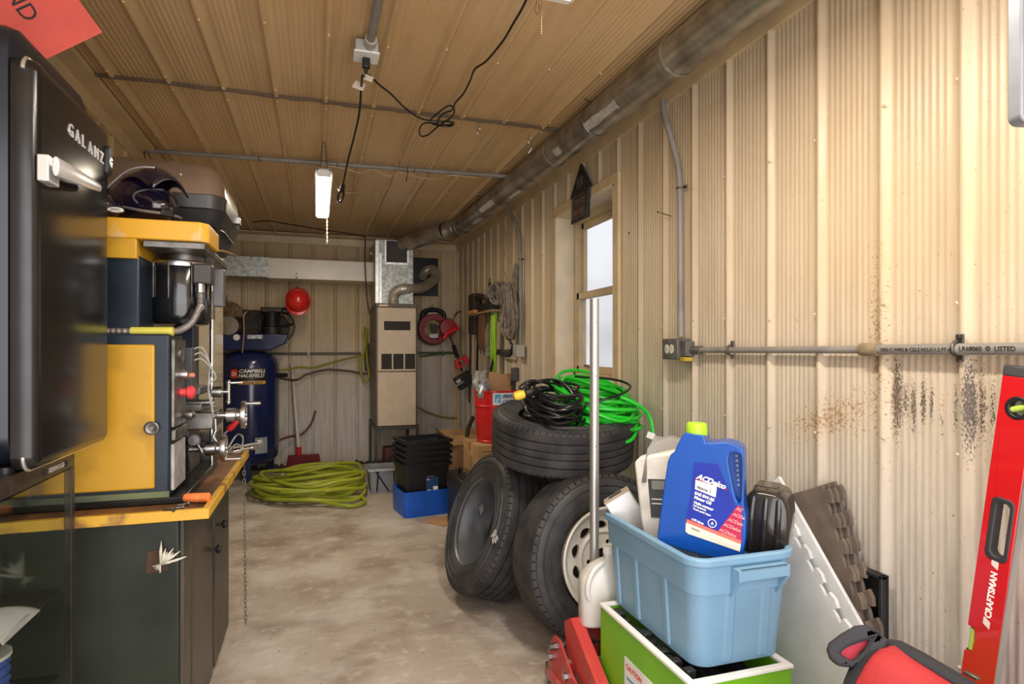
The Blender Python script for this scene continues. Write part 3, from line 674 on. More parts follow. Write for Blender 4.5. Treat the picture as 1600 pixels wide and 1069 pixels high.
# ---- cargo box
cb = thing('rooftop_cargo_box', 'black roof cargo box with glossy taupe lid behind the helmets on the yellow mill head', 'cargo box', (-.67, 2.7, 1.64))
cx, cy = -.675, 2.72
G().taper((cx, cy), (.60, .40), (.69, .50), 1.642, 1.765, .05, 6).obj('base', M('textured_black_plastic', (.018, .018, .019), .5, bump=.15, bs=200), cb, bevel=.003)
G().taper((cx, cy), (.69, .515), (.70, .53), 1.760, 1.812, .06, 6).obj('rim', M('rim_black_plastic', (.030, .028, .027), .32), cb, bevel=.003)
g = G(); lo = []
for z, ins in ((1.812, .004), (1.860, .010), (1.905, .025), (1.935, .052), (1.950, .10), (1.955, .16)):
    w2, d2 = .70-2*ins, .53-2*ins; rr_ = max(.07-ins*.2, .03)
    lo.append([(cx+sx*(w2/2-rr_)+rr_*math.cos(R(a0+15*k)), cy+sy*(d2/2-rr_)+rr_*math.sin(R(a0+15*k)), z) for (sx, sy, a0) in ((1, 1, 0), (-1, 1, 90), (-1, -1, 180), (1, -1, 270)) for k in range(7)])
g.loft(lo); g.obj('lid', M('glossy_taupe_lid', (.17, .12, .085), .16, .15, var=.15, vs=3, coat=.5), cb, sm=60)
G().cbox((cx+.352, cy+.1, 1.79), (.02, .05, .03)).obj('latch', steel, cb, bevel=.003)
G().tube([(cx+.30, cy-.252, 1.70), (cx+.327, cy-.12, 1.70), (cx+.327, cy+.15, 1.70)], .004, 6).obj('strap', black, cb)

# ---- helmets
mhel = M('gloss_black_purple', (.008, .006, .012), .14, col2=(.012, .006, .032), vs=7, coat=.8)
mwhs = M('white_stripe', (.55, .55, .6), .3)
def helmet(c, s, rz, label, badge):
    t = thing('motocross_helmet', label, 'helmet', c)
    m = Matrix.Translation(c) @ Matrix.Rotation(rz, 4, 'Z') @ Matrix.Scale(s, 4)
    # local: face towards -Y
    g = G(m); rows = []
    for j in range(15):
        th = PI*j/14*.80; z = math.cos(th); r = math.sin(th)+.001; row = []
        for i in range(28):
            a = 2*PI*i/28; fwd = max(0, -math.sin(a)); sx = .118*(1-.05*(z < 0)); sy = .145
            x = sx*r*math.cos(a); y = sy*r*math.sin(a)
            if j > 7 and fwd > .1: y *= 1+.30*fwd*min(1, (j-7)/3)      # chin bar juts out
            row.append((x, y, .12+.128*z))
        rows.append(row)
    g.loft(rows, True, False); sh = g.obj('shell', mhel, t, sm=70)
    g = G(m); pts = []
    op = [(math.cos(a)*.085, math.sin(a)*.042+.118) for a in [2*PI*k/24 for k in range(24)]]
    g.loft([[(x*1.05, -.150+abs(x)*.55, z) for x, z in op], [(x, -.105+abs(x)*.5, z*.96+.005) for x, z in op]], False, True); g.obj('face_opening', M('dark_foam', (.006, .006, .006), .9), t)
    g = G(m); g.tube([(x*1.06, -.152+abs(x)*.55, z) for x, z in op], .007, 8, closed=True); g.obj('opening_trim', black, sh)
    g = G(m); rows = []
    for j in range(9):
        u = j/8; y = -.02-.20*u; zz = .235-.045*u*u+.028*math.sin(u*PI); wdd = .095-.022*u
        rows.append([(wdd*k/4, y+.015*abs(k/4)**2, zz-.055*(abs(k)/4)**2) for k in range(-4, 5)])
    g.loft(rows, False, False, False); o = g.obj('visor_peak', mhel, t, normals=False, sm=60); o.modifiers.new('s', 'SOLIDIFY').thickness = .005
    for sx in (-1, 1):
        g = G(m); g.tube(smooth_path([(sx*.055, -.19, .232), (sx*.075, -.12, .238), (sx*.09, -.04, .225), (sx*.112, .05, .17)]), .0035, 6); g.obj('white_stripe', mwhs, o)
        g = G(m); g.tube(smooth_path([(sx*.112, -.06, .08), (sx*.08, -.15, .06), (sx*.03, -.192, .055)]), .006, 6); g.obj('chin_stripe', M('silver_stripe', (.35, .36, .4), .2, .6), sh)
    g = G(m); g.cbox((0, -.182, .062), (.05, .014, .028)); g.obj('chin_vent', black, sh, bevel=.003)
    if badge:
        bm_ = m @ basis((-.02, -.165, .045), (1, -.15, 0), (0, 0, 1)); g = G(bm_); n_ = 24
    return t
helmet(Vector((-.565, 2.335, 1.638)), .80, R(42), 'dark purple motocross helmet with raised peak on top of the yellow mill head', False)
h2 = thing('helmet', 'black helmet with an oval white badge, half hidden behind the mini fridge door', 'helmet', (-.665, 2.175, 1.638))
g = G(); g.sphere((-.665, 2.178, 1.684), .085, sc=(1, .82, .56), n=28, m=14); g.obj('shell', mhel, h2, sm=70)
bp_ = pY(181, 328, 2.108)
mbd = basis(bp_, (1, 0, 0), (0, .25, 1)); g = G(mbd); g.prism([(.021*math.cos(2*PI*k/24), .0075*math.sin(2*PI*k/24)) for k in range(24)], -.004, .003); bd = g.obj('oval_badge', M('badge_white', (.75, .75, .72), .4), h2)
g = G(mbd); g.text('SPEED', Matrix.Translation((-.014, -.0035, .0032)), .010, .0003, .0001); g.obj('badge_lettering', black, bd, sm=0)

# ---- glossy tall cabinet behind
tc_ = thing('tall_cabinet', 'tall glossy cream cabinet behind the milling machine, beside the blue air compressor', 'cabinet', (-.8, 3.8, 0))
G().box((-1.02, 3.15, 0), (-.612, 4.46, 1.95)).obj('carcass', M('cream_enamel', (.50, .43, .31), .14, var=.04, coat=.5), tc_, bevel=.006)
G().box((-.6115, 3.16, .05), (-.600, 4.455, 1.94)).obj('door', M('cream_enamel', (.50, .43, .31), .14), tc_, bevel=.003)

# ---- red sign standing on the fridge
mred2 = M('sign_red', (.62, .10, .08), .5, var=.08)
sg = thing('red_sign', 'faded red square sign with black hand lettering, propped up on top of the mini fridge', 'sign', (-.75, 1.95, 1.93))
cr = pY(160, 50, 1.93); d1 = Vector((-.57, 0, .82)); d2 = Vector((-.50, 0, -.866)); 
ms = basis(cr, (-d1.x*1, 0, -d1.z), (d2.z*-1, 0, d2.x)) 
xx = Vector((.58, 0, -.81)); yy = Vector((.81, 0, .58))
ms = basis(cr-yy*.0, xx, yy)
G(ms).box((-.42, -.20, -.003), (0, .0, 0)).obj('plate', mred2, sg, bevel=.001)
mink = M('black_ink', (.03, .025, .025), .6)
g = G(ms); g.text('The Jar', Matrix.Translation((-.33, -.075, .001)), .055, .0004, shear=.2); g.text('GRAND', Matrix.Translation((-.31, -.145, .001)), .06, .0004); g.obj('hand_lettering', mink, sg, sm=0)

# ============================================================ BACK OF THE ROOM
# ---- air compressor
ac = thing('air_compressor', 'tall dark blue upright air compressor in the back left corner', 'air compressor', (-.63, 6.42, 0))
AX, AY = -.625, 6.42
mblu = M('dark_blue_tank_paint', (.010, .018, .085), .22, var=.15, vs=3, coat=.4)
lz(AX, AY, [(.001, .13), (.12, .135), (.20, .16), (.25, .21), (.262, .26), (.262, 1.10), (.25, 1.16), (.20, 1.21), (.12, 1.235), (.001, 1.24)], mblu, 'tank', 48, ac)
for k in range(3):
    a = R(30+120*k); p = Vector((AX+.21*math.cos(a), AY+.21*math.sin(a), 0)); G().box((p.x-.03, p.y-.03, 0), (p.x+.03, p.y+.03, .20)).obj('leg', mblu, ac, bevel=.004)
G().prism([(-.30, 1.245), (.20, 1.245), (.33, 1.31), (.36, 1.40), (-.30, 1.40)], -.17, .17, basis((AX, AY, 0), (1, 0, 0), (0, 0, 1))).obj('platform', mblu, ac, bevel=.01)
G().cyl((AX-.30, AY-.02, 1.47), (AX-.06, AY-.02, 1.47), .095, n=28).obj('motor', M('motor_black', (.03, .03, .03), .4), ac, bevel=.01)
o = G(basis((AX-.17, AY-.172, 1.475), (1, 0, 0), (0, 0, 1))).lathe([(.085, 0), (.088, .006), (.03, .008), (.03, .02), (.001, .02)], None, 24, True, True).obj('motor_end', M('motor_silver', (.20, .17, .13), .4, .6), ac)
# pump with cooling fins
pc = Vector((AX+.20, AY-.05, 0))
g = G()
prof = [(.001, 1.40), (.085, 1.40), (.085, 1.47)]
for i in range(6): z = 1.475+i*.022; prof += [(.060, z), (.060, z+.010), (.082, z+.012), (.082, z+.020)]
prof += [(.07, 1.61), (.001, 1.61)]
G(Matrix.Translation(pc)).lathe(prof, None, 24, True, True).obj('pump_cylinder', M('cast_iron_black', (.022, .021, .020), .5, .3), ac)
G().cbox(pc+Vector((0, 0, 1.635)), (.20, .13, .05)).obj('cylinder_head', M('cast_iron_black', (.02, .02, .02), .5), ac, bevel=.01)
G().cyl(pc+Vector((.10, 0, 1.63)), pc+Vector((.16, 0, 1.63)), .035, n=16).obj('air_filter', black, ac, bevel=.006)
g = G(basis((AX+.24, AY+.12, 1.48), (1, 0, 0), (0, 0, 1))); g.ringlathe([(.15, -.02), (.172, -.02), (.172, .02), (.15, .02)], None, 36)
for k in range(5): a = R(72*k+10); g.cyl((0, 0, 0), (.155*math.cos(a), .155*math.sin(a), 0), .014, n=8)
g.obj('flywheel', M('cast_iron_black', (.02, .02, .02), .5), ac)
# belt guard: mesh oval
ov = [( -.12+.19*math.cos(R(a)), .02+.135*math.sin(R(a))) for a in range(90, 271, 12)]+[(.22+.15*math.cos(R(a)), -.02+.15*math.sin(R(a))) for a in range(-90, 91, 12)]
g = G(); g.prism(ov, -.19, -.15, basis((AX-.02, AY, 1.50), (1, 0, 0), (0, 0, 1))); g.obj('belt_guard', M('guard_mesh_black', (.03, .026, .022), .6, .3, var=.8, vs=60), ac, bevel=.006)
G(basis((AX-.20, AY+.16, 1.60), (1, 0, 0), (0, 0, 1))).lathe([(.12, 0), (.125, .01), (.10, .02), (.001, .03)], None, 32, True, True).obj('fan_guard', M('brown_wire_guard', (.16, .11, .05), .6, .3, var=.6, vs=70), ac)
G().tube(smooth_path([pc+Vector((-.08, -.05, 1.62)), Vector((AX+.02, AY-.20, 1.615)), Vector((AX-.03, AY-.23, 1.57)), Vector((AX-.03, AY-.235, 1.40)), Vector((AX-.045, AY-.24, 1.22))]), .008, 8).obj('copper_tube', M('dull_copper', (.16, .09, .05), .35, .7), ac)
g = G(basis((AX-.10, AY-.176, 1.365), (1, 0, 0), (0, 0, 1)))
g.lathe([(.028, -.002), (.03, .008), (.024, .012), (.001, .010)], None, 20, True, True); g.obj('pressure_gauge', white, ac)
G().cbox((AX+.06, AY-.19, 1.37), (.14, .03, .045)).obj('regulator', M('silver_regulator', (.35, .35, .38), .3, .6, var=.4, vs=30), ac, bevel=.006)
# curved label with lettering
def wrap(g, cx, cy, r, z0, z1, a0, a1, n=16):
    g.loft([[(cx+r*math.cos(R(a0+(a1-a0)*i/n)), cy+r*math.sin(R(a0+(a1-a0)*i/n)), z) for i in range(n+1)] for z in (z0, z1)], False, False, False); return g
lab = wrap(G(), AX, AY, .2635, .92, 1.075, -125, -52).obj('label', M('label_black', (.015, .013, .014), .4), ac, normals=False)
wrap(G(), AX, AY, .2645, .925, .955, -108, -54).obj('orange_band', M('label_orange', (.70, .38, .10), .4), lab, normals=False)
wrap(G(), AX, AY, .2645, .985, 1.065, -123, -109).obj('red_emblem', M('label_red', (.65, .05, .03), .4), lab, normals=False)
def wraptext(s, z, size, a0, a1, r, mat, parent, nm, shear=.25, bold=.0008):
    gg = G(); gg.text(s, Matrix.Identity(4), size, .0003, bold, shear)
    xs = [v.co.x for v in gg.b.verts]; lo, hi = min(xs), max(xs)
    for v in gg.b.verts:
        t = (v.co.x-lo)/(hi-lo); a = R(a0+(a1-a0)*t); rr2 = r+v.co.z+.0006
        v.co = Vector((AX+rr2*math.cos(a), AY+rr2*math.sin(a), z+v.co.y))
    return gg.obj(nm, mat, parent, sm=0)
mlw = M('label_white', (.85, .85, .82), .5)
wraptext('CAMPBELL', 1.033, .046, -105, -54, .2645, mlw, lab, 'lettering'); wraptext('HAUSFELD', .990, .046, -107, -57, .2645, mlw, lab, 'lettering'); wraptext('EXTREME DUTY', .930, .022, -100, -60, .265, M('label_black', (.015, .013, .014), .4), lab, 'lettering')
wraptext('CH', 1.005, .050, -121, -111, .265, mlw, lab, 'emblem_letters')
wrap(G(), AX, AY, .2635, .27, .42, -75, -50).obj('spec_plate', M('spec_grey', (.30, .32, .36), .5, var=.3, vs=80), ac, normals=False)
G().cyl((AX+.25, AY-.06, 1.0), (AX+.34, AY-.10, 1.0), .022, n=14).obj('outlet_valve', black, ac)

# ---- hose pile
random.seed(21)
g = G(); pts = []
N = 13
for k in range(N):
    cx0 = .02+random.uniform(-.09, .07); cy0 = 5.62+random.uniform(-.18, .15); rx = random.uniform(.36, .52); ry = random.uniform(.28, .48); ph = random.uniform(-.2, .2); tz = .02+.011*k
    for j in range(10):
        a = 2*PI*j/10+ph; jit = 1+random.uniform(-.07, .07)
        zb = tz+(.02*math.sin(3*a+k)+.012*random.random())
        ex = rx*jit*math.cos(a)-.25*math.sin(a)*.25
        xx_ = cx0+ex-.05*(k % 3 == 0); yy_ = cy0+ry*jit*math.sin(a)+.15*ex; pts.append((min(xx_, .38 if yy_ > 5.28 else 1), yy_, max(.017, zb)))
pts += [(-.25, 5.3, .10), (.02, 5.05, .05), (.24, 4.93, .02), (.36, 5.02, .017), (.35, 5.20, .017), (.25, 5.24, .017), (.08, 5.20, .03)]
g.tube(smooth_path(pts, 7), .0155, 10)
tag(g.obj('air_hose', M('yellow_green_hose', (.38, .42, .035), .38, col2=(.24, .29, .025), vs=3)), 'long yellow green air hose lying in a loose heap on the floor before the compressor', 'hose')
random.seed(8); g = G(); pts = []
for k in range(3):
    for j in range(9): a = 2*PI*j/9; pts.append((-.12+(.36+.05*k)*math.cos(a)+random.uniform(-.02, .02), 5.6+.36*math.sin(a), .19+.01*k+.03*math.sin(2*a+k)))
hz_ = None
# coupling lying on the hose
g = G(); m = frame(pZ(440, 742, .21), (.9, -.35, -.05)); g.cyl(m @ Vector((0, 0, -.06)), m @ Vector((0, 0, .0)), .012); g.cyl(m @ Vector((0, 0, 0)), m @ Vector((0, 0, .035)), .018, n=6); g.tube([m @ Vector((0, 0, -.13)), m @ Vector((0, 0, -.06))], .014, 10, rf=lambda t: 1+.15*math.sin(t*60))
tag(g.obj('hose_coupling', steel), 'steel quick coupling resting on the yellow green hose heap', 'hose coupling')

# ---- broom / shovel
sv = thing('snow_shovel', 'shovel with white handle and dark red plastic blade leaning against the back wall', 'shovel', (-.2, 6.5, 0))
h0, h1 = pY(456, 567, 6.78), pY(467, 706, 6.62)
G().cyl(h0, h1, .017, n=14).obj('handle', M('white_handle', (.62, .56, .48), .5, var=.15, vs=4, stretch=(1, 1, .3)), sv)
G().cyl(h1+Vector((0, 0, .05)), h1+Vector((.0, 0, -.05)), .026, n=12).obj('socket', red, sv)
c0 = pY(473, 725, 6.58)
G().taper((c0.x+.01, 6.60), (.36, .05), (.30, .07), .01, .17, .01).obj('blade', M('dark_red_plastic', (.16, .012, .014), .5), sv, bevel=.005)

# ---- ducting
dr = thing('supply_duct', 'rectangular duct along the back wall, white with a galvanised left section', 'duct', (-.2, 6.45, 1.94))
DY0, DY1 = 6.3, 6.62
zt, zb = pY(585, 410, DY0).z, pY(585, 440, DY0).z
xa, xb, xc = pY(585, 420, DY0).x, pY(420, 420, DY0).x, XL+.02
G().box((xb, DY0, zb), (xa, DY1, zt)).obj('white_section', M('white_duct_paint', (.74, .70, .60), .3, var=.04), dr, bevel=.003)
G().box((xc, DY0+.004, zb+.008), (xb-.001, DY1, zt+.006)).obj('galvanised_section', galv, dr, bevel=.002)
G().box((xb-.012, DY0-.004, zb), (xb+.004, DY1, zt+.006)).obj('joint_band', galv, dr)
pl = thing('furnace_plenum', 'galvanised sheet metal plenum box with taped seams on top of the furnace', 'plenum', (.75, 6.3, 1.70))
PX0, PX1, PYa, PYb = .535, .895, 5.98, 6.50
G().box((PX0, PYa, 1.692), (PX1, PYb, 2.315)).obj('box', M('spangled_galvanised', (.50, .52, .49), .42, .45, col2=(.26, .28, .26), vs=32, bump=.06), pl, bevel=.002)
tp = lambda lo, hi, nm='foil_tape': G().box(lo, hi).obj(nm, mtape, pl)
tp((PX0-.003, PYa-.003, 1.70), (PX0+.028, PYa, 2.30)); tp((PX0+.035, PYa-.002, 1.70), (PX0+.055, PYa, 2.18))
hx0, hx1, hz0 = PX0+.10, PX0+.30, 2.10
tp((hx0-.016, PYa-.003, hz0-.01), (hx0, PYa, 2.31)); tp((hx1, PYa-.003, hz0-.01), (hx1+.016, PYa, 2.31)); tp((hx0-.016, PYa-.003, hz0-.022), (hx1+.016, PYa, hz0-.004))
G().box((hx0, PYa-.002, hz0), (hx1, PYa, 2.305)).obj('collar_plate', M('collar_dark', (.05, .048, .045), .6, .3), pl)
G().cyl((xa-.03, (DY0+DY1)/2, 2.25), (PX0+.005, (DY0+DY1)/2, 2.25), .05, n=16).obj('side_elbow', galv, pl)

# ---- furnace
fu = thing('furnace', 'tall narrow beige furnace with louvred vents on a steel angle stand', 'furnace', (.75, 6.2, 0))
FX0, FX1, FY0, FY1 = .53, .925, 5.90, 6.60
mfn = M('furnace_beige', (.52, .42, .31), .45, var=.06, vs=12); mfb = M('furnace_brown', (.10, .08, .06), .45)
G().box((FX0, FY0+.02, .515), (FX1, FY1, 1.655)).obj('cabinet', mfb, fu, bevel=.004)
G().box((FX0, FY0+.003, 1.655), (FX1, FY1, 1.692)).obj('top_trim', mfb, fu, bevel=.003)
def fz(v): return pY(615, v, FY0).z
up = G().box((FX0+.016, FY0, fz(580)), (FX1-.016, FY0+.02, 1.652)).obj('upper_panel', mfn, fu, bevel=.003)
G().box((FX0+.016, FY0, .52), (FX1-.016, FY0+.02, fz(581.5))).obj('lower_panel', mfn, fu, bevel=.003)
G().box((FX0+.075, FY0-.002, fz(516)), (FX1-.07, FY0+.001, fz(502))).obj('slot', M('slot_dark', (.02, .017, .013), .7), up, bevel=.001)
for k in range(3):
    x = FX0+.05+k*.112; g = G(); g.box((x, FY0-.002, fz(577)), (x+.098, FY0+.001, fz(553))); v_ = g.obj('vent', M('slot_dark', (.02, .017, .013), .7), up)
    g = G()
    for j in range(7): z = fz(577)+.008+j*.0205; g.box((x+.003, FY0-.006, z), (x+.095, FY0-.002, z+.010))
    g.obj('louvre', M('louvre_brown', (.16, .12, .08), .5), v_)
g = G(); g.box((FX0+.025, FY0-.0005, 1.661), (FX0+.118, FY0+.003, 1.684)); np_ = g.obj('name_badge', M('badge_brown', (.32, .19, .07), .4), fu)
g = G(); g.text('LENNOX', XZ((FX0+.030, FY0-.0008, 1.666)), .020, .0004, .0005); g.obj('lettering', M('label_white', (.85, .85, .82), .5), np_, sm=0)
mst = M('stand_steel', (.06, .055, .05), .5, .5)
G().box((FX0-.012, FY0-.012, .482), (FX1+.012, FY0+.015, .515)).obj('stand_rail', mst, fu); G().box((FX0-.012, FY0, .482), (FX0+.015, FY1, .515)).obj('stand_rail', mst, fu); G().box((FX1-.015, FY0, .482), (FX1+.012, FY1, .515)).obj('stand_rail', mst, fu)
for x in (FX0-.012, FX1-.016):
    for y in (FY0-.012, FY1-.03): G().box((x, y, 0), (x+.028, y+.028, .485)).obj('leg', mst, fu)
# flexible vent pipe with rings, and the black backing panel
fp = smooth_path([(.70, 5.96, 1.692), (.70, 5.955, 1.75), (.715, 5.955, 1.80), (.77, 5.96, 1.835), (.87, 6.0, 1.85), (1.0, 6.15, 1.875), (1.12, 6.35, 1.95), (1.20, 6.50, 2.02), (1.225, 6.58, 2.09), (1.20, 6.66, 2.135), (1.14, 6.72, 2.12), (1.12, 6.80, 2.07)], 16)
o = G().tube(fp, .050, 20, rf=lambda t: 1+.045*math.sin(t*330)).obj('flexible_vent_pipe', M('flexible_foil', (.62, .57, .50), .36, .65, var=.1, vs=20))
tag(o, 'ribbed aluminium flexible vent pipe curling from the furnace to the black wall panel', 'vent pipe')
a, c = pY(645, 462, YB-.03), pY(683, 404, YB-.03)
tag(G().box((a.x, YB-.032, a.z), (c.x+.01, YB-.018, c.z)).obj('black_wall_panel', M('vent_panel_black', (.006, .008, .012), .3), bevel=.002), 'square black panel fixed to the back wall behind the flexible vent pipe', 'wall panel')

def hook(p, label, d=(0, 1, 0), grp=None, s=1.0):
    g = G(); p = Vector(p); dd = Vector(d); sd_ = Vector((1, 0, 0)) if abs(dd.x) < .5 else Vector((0, 1, 0))
    pts = [p, p-dd*.02*s, p-dd*.028*s+Vector((0, 0, .006*s)), p-dd*.034*s+Vector((0, 0, .028*s)), p-dd*.030*s+Vector((0, 0, .045*s)), p-dd*.028*s+Vector((0, 0, -.0*s))-Vector((0, 0, .03*s))]
    pts = [p, p-dd*.02*s, p-dd*.022*s-Vector((0, 0, .02*s)), p-dd*.030*s-Vector((0, 0, .045*s)), p-dd*.045*s-Vector((0, 0, .05*s)), p-dd*.055*s-Vector((0, 0, .035*s))]
    g.tube(smooth_path(pts, 4), .0035*s, 6)
    return tag(g.obj('hook', steel), label, 'hook', grp)
# ---- red hard hat
hp = pY(465, 468, 6.14)
hook(pY(464, 428, DY0-.001), 'bright steel hook on the white duct carrying the red hard hat', s=1.5)
hh = thing('hard_hat', 'bright red hard hat hanging from the white duct', 'hard hat', (hp.x, 6.25, 1.62))
mh = basis((hp.x, 6.262, hp.z), (1, 0, 0), (0, .10, 1)) @ Matrix.Scale(.88, 4)
g = G(mh); rows = []
for j in range(11):
    th = PI/2*j/10; r = math.cos(th)+.001; row = []
    for i in range(28): a = 2*PI*i/28; row.append((.125*r*math.cos(a)*(1+.06*(math.sin(a) < 0)), .135*r*math.sin(a)-.0, .135*math.sin(th)))
    rows.append(row)
g.loft(rows); sh = g.obj('shell', M('hat_red', (.66, .02, .015), .25, var=.04, coat=.4), hh, sm=70)
g = G(mh); g.loft([[(.126*math.cos(a)*1.0, .136*math.sin(a), .004) for a in [2*PI*i/28 for i in range(28)]], [(.135*math.cos(a), .146*math.sin(a)-(.02 if math.sin(a) < -.3 else 0), -.004) for a in [2*PI*i/28 for i in range(28)]], [(.12*math.cos(a), .13*math.sin(a), -.008) for a in [2*PI*i/28 for i in range(28)]]], True, True); g.obj('brim', M('hat_red', (.66, .02, .015), .25), hh)
G(mh).tube([(.012, .10, .125*0+.03), (.0, .125, .02), (-.02, .145, -.002)], .006, 8).obj('strap', black, hh)
# hook above compressor
hook(pY(356, 462, YB-.02), 'bright steel hook on the back wall above the air compressor', s=1.6)

# ---- lines across the back wall
def line(name, pts, r, mat, label, cat, k=6, n=8):
    o = G().tube(smooth_path(pts, k), r, n).obj(name, mat); return tag(o, label, cat)
wy = YB-.035
mbrn = M('brown_black_hose', (.06, .045, .03), .5)
cdt = thing('wall_conduit', 'dark painted conduit running straight across the back wall at socket height', 'conduit', (0, wy, 1.2))
G().cyl((XL+.02, wy, 1.205), (1.50, wy, 1.215), .013, n=10).obj('conduit_run', M('grimy_conduit', (.13, .12, .09), .5, .3), cdt)
for x in (-.1, .45, 1.05, 1.35): G().box((x, wy-.016, 1.18), (x+.02, YB-.016, 1.24)).obj('strap', dsteel, cdt)
mygh = M('olive_hose', (.25, .27, .03), .45)
line('air_line', [pY(435, 580, 6.55), pY(450, 577, 6.6), pY(470, 574, 6.7), pY(490, 575, 6.72), pY(525, 565, 6.75), pY(560, 557, 6.77), pY(580, 554, 6.79)], .010, mygh, 'olive green air line rising from the compressor outlet across the back wall', 'air line')
line('air_line', [pY(432, 590, 6.55), pY(462, 594, 6.72), pY(480, 585, 6.76), pY(510, 578, 6.78), pY(545, 580, 6.79), pY(572, 584, 6.79), pY(582, 575, 6.79)], .011, mbrn, 'dark brown hose sagging below the olive green air line on the back wall', 'air line')
line('drain_hose', [pY(432, 690, 6.5), pY(450, 683, 6.7), pY(470, 679, 6.8), pY(485, 664, 6.82), pY(493, 642, 6.82)], .011, M('dark_red_hose', (.16, .03, .025), .5), 'short dark red hose curving up the back wall behind the white shovel handle', 'hose')
line('wall_hose', [pY(652, 636, 6.5), pY(672, 646, 6.78), pY(695, 652, 6.81), pY(722, 653, 6.81)], .010, mygh, 'olive hose sagging on the back wall to the right of the furnace', 'hose')
line('green_line', [pY(656, 557, 6.76), pY(690, 553, 6.77), pY(712, 550, 6.77)], .009, M('green_line', (.06, .16, .03), .5), 'dark green line lying on the conduit to the right of the furnace', 'air line')
line('loop_hose', [(.49, 6.74, 1.50), (.47, 6.72, 1.42), (.485, 6.70, 1.30), (.47, 6.70, 1.22), (.44, 6.70, 1.10), (.45, 6.71, .98), (.50, 6.72, .90), (.53, 6.73, .97), (.515, 6.74, 1.1), (.50, 6.75, 1.3), (.51, 6.76, 1.48)], .012, M('yellow_hose', (.38, .34, .04), .45), 'yellow hose hung in a narrow loop beside the left of the furnace', 'hose')
line('ceiling_wire', [Vector((p.x, p.y, min(p.z, 2.452))) for p in (pY(395, 346, 6.2), pY(420, 338, 6.1), pY(450, 345, 6.2), pY(480, 352, 6.3), pY(510, 354, 6.4), pY(545, 352, 6.5), pY(567, 360, 6.6), pY(571, 372, 6.78), pY(570, 400, 6.23), pY(573, 460, 6.24), pY(577, 490, 6.3))], .006, M('brown_wire', (.07, .035, .025), .5), 'thin dark brown wire along the rear ceiling dropping down beside the furnace', 'wire')
G().box((.49, 6.76, 1.02), (.535, YB-.016, 1.32)).obj('valve_box', M('black_valve', (.02, .02, .02), .5), None, bevel=.004); o = COL.objects[-1]; o.name = 'shutoff_valve'; tag(o, 'black shutoff valve body on the back wall beside the furnace', 'valve')

# ---- string trimmer with red guard, hung on the back wall right of furnace
st = thing('circular_reel', 'round red and black cord reel hanging right of the furnace on the back wall', 'cord reel', (1.23, 6.7, 1.45))
rc = pY(677, 514, 6.70); mr = basis(rc, (1, 0, 0), (0, 0, 1))
G(mr).ringlathe([(.105, -.03), (.165, -.03), (.175, 0), (.165, .035), (.105, .035)], None, 36).obj('rim', M('reel_red', (.30, .012, .02), .4), st)
G(mr).ringlathe([(.135, -.045), (.185, -.045), (.185, -.03), (.135, -.03)], None, 36).obj('rear_flange', black, st)
G(mr).cyl((0, 0, -.05), (0, 0, -.01), .10).obj('hub', M('hub_amber', (.30, .20, .07), .5, var=.5, vs=30), st)
G(mr).prism([(-.04, .05), (.04, .05), (.02, -.06), (-.02, -.06)], -.01, .03).obj('crank', M('crank_dark', (.04, .03, .03), .5), st)
G(mr).tube(smooth_path([(-.12, .08, .0), (-.11, .18, 0), (0, .215, 0), (.11, .18, 0), (.13, .08, 0)]), .024, 10).obj('handle', black, st)
G(mr).cbox((0, -.085, .02), (.10, .06, .03)).obj('white_label', white, st, bevel=.004)
G(mr).cbox((-.01, .165, .022), (.10, .028, .012)).obj('grip_label', M('pale_print', (.5, .5, .48), .5), st)
hook(pY(675, 478, YB-.02), 'bright steel hook on the back wall carrying the red reel', s=1.6)
s2 = thing('string_trimmer', 'red cordless string trimmer hanging head up in the right back corner', 'string trimmer', (1.4, 6.6, 1.1))
ta, tb2 = pY(702, 515, 6.5), pY(722, 580, 6.2)
ctr = pY(700, 512, 6.45)
g = G(basis(ctr, (1, 0, 0), (0, 0, 1))); g.lathe([(.02, .05), (.09, .045), (.10, .0), (.085, -.03), (.001, -.03)], None, 28, True, True); g.obj('guard_housing', M('trimmer_red', (.28, .012, .02), .4), s2)
a_, b_ = pY(693, 530, 6.38), pY(717, 512, 6.38); G().tube(smooth_path([a_, a_.lerp(b_, .3)+Vector((0, 0, .03)), b_]), .022, 10).obj('guard_arm', red, s2)
G().cyl(ctr+Vector((.02, 0, -.08)), tb2, .013, n=10).obj('shaft', M('shaft_grey', (.10, .10, .10), .4, .4), s2); G().cyl((ctr+Vector((.02, 0, -.08))).lerp(tb2, .3), (ctr+Vector((.02, 0, -.08))).lerp(tb2, .62), .022, n=12).obj('grip', black, s2)
g = G(basis(pY(719, 583, 6.2), (.85, 0, .5), (-.5, 0, .85))); g.cbox((-.005, -.085, 0), (.18, .14, .10)); g.obj('motor_case', black, s2, bevel=.012)
g = G(basis(pY(721, 568, 6.2), (.85, 0, .5), (-.5, 0, .85))); g.prism([(-.08, -.03), (.07, -.03), (.09, .05), (-.05, .06)], -.04, .04, None, [[(-.035, -.01), (.035, -.01), (.045, .03), (-.025, .035)]]); g.obj('trigger_handle', M('trimmer_bright_red', (.55, .02, .03), .35), s2, bevel=.006)
g = G(basis(pY(717, 598, 6.145), (.85, 0, .5), (-.5, 0, .85))); g.box((-.04, -.02, 0), (.05, -.012, .002)); g.box((-.02, 0, 0), (.03, .03, .002)); g.obj('case_marking', M('pale_print', (.5, .5, .48), .5), s2)
line('bent_bracket', [pY(700, 520, 6.6), pY(712, 492, 6.6), pY(716, 488, 6.65), pY(722, 486, 6.74), pY(727, 484, 6.78)], .008, dsteel, 'bent metal bracket sticking out beside the corner above the string trimmer', 'bracket')

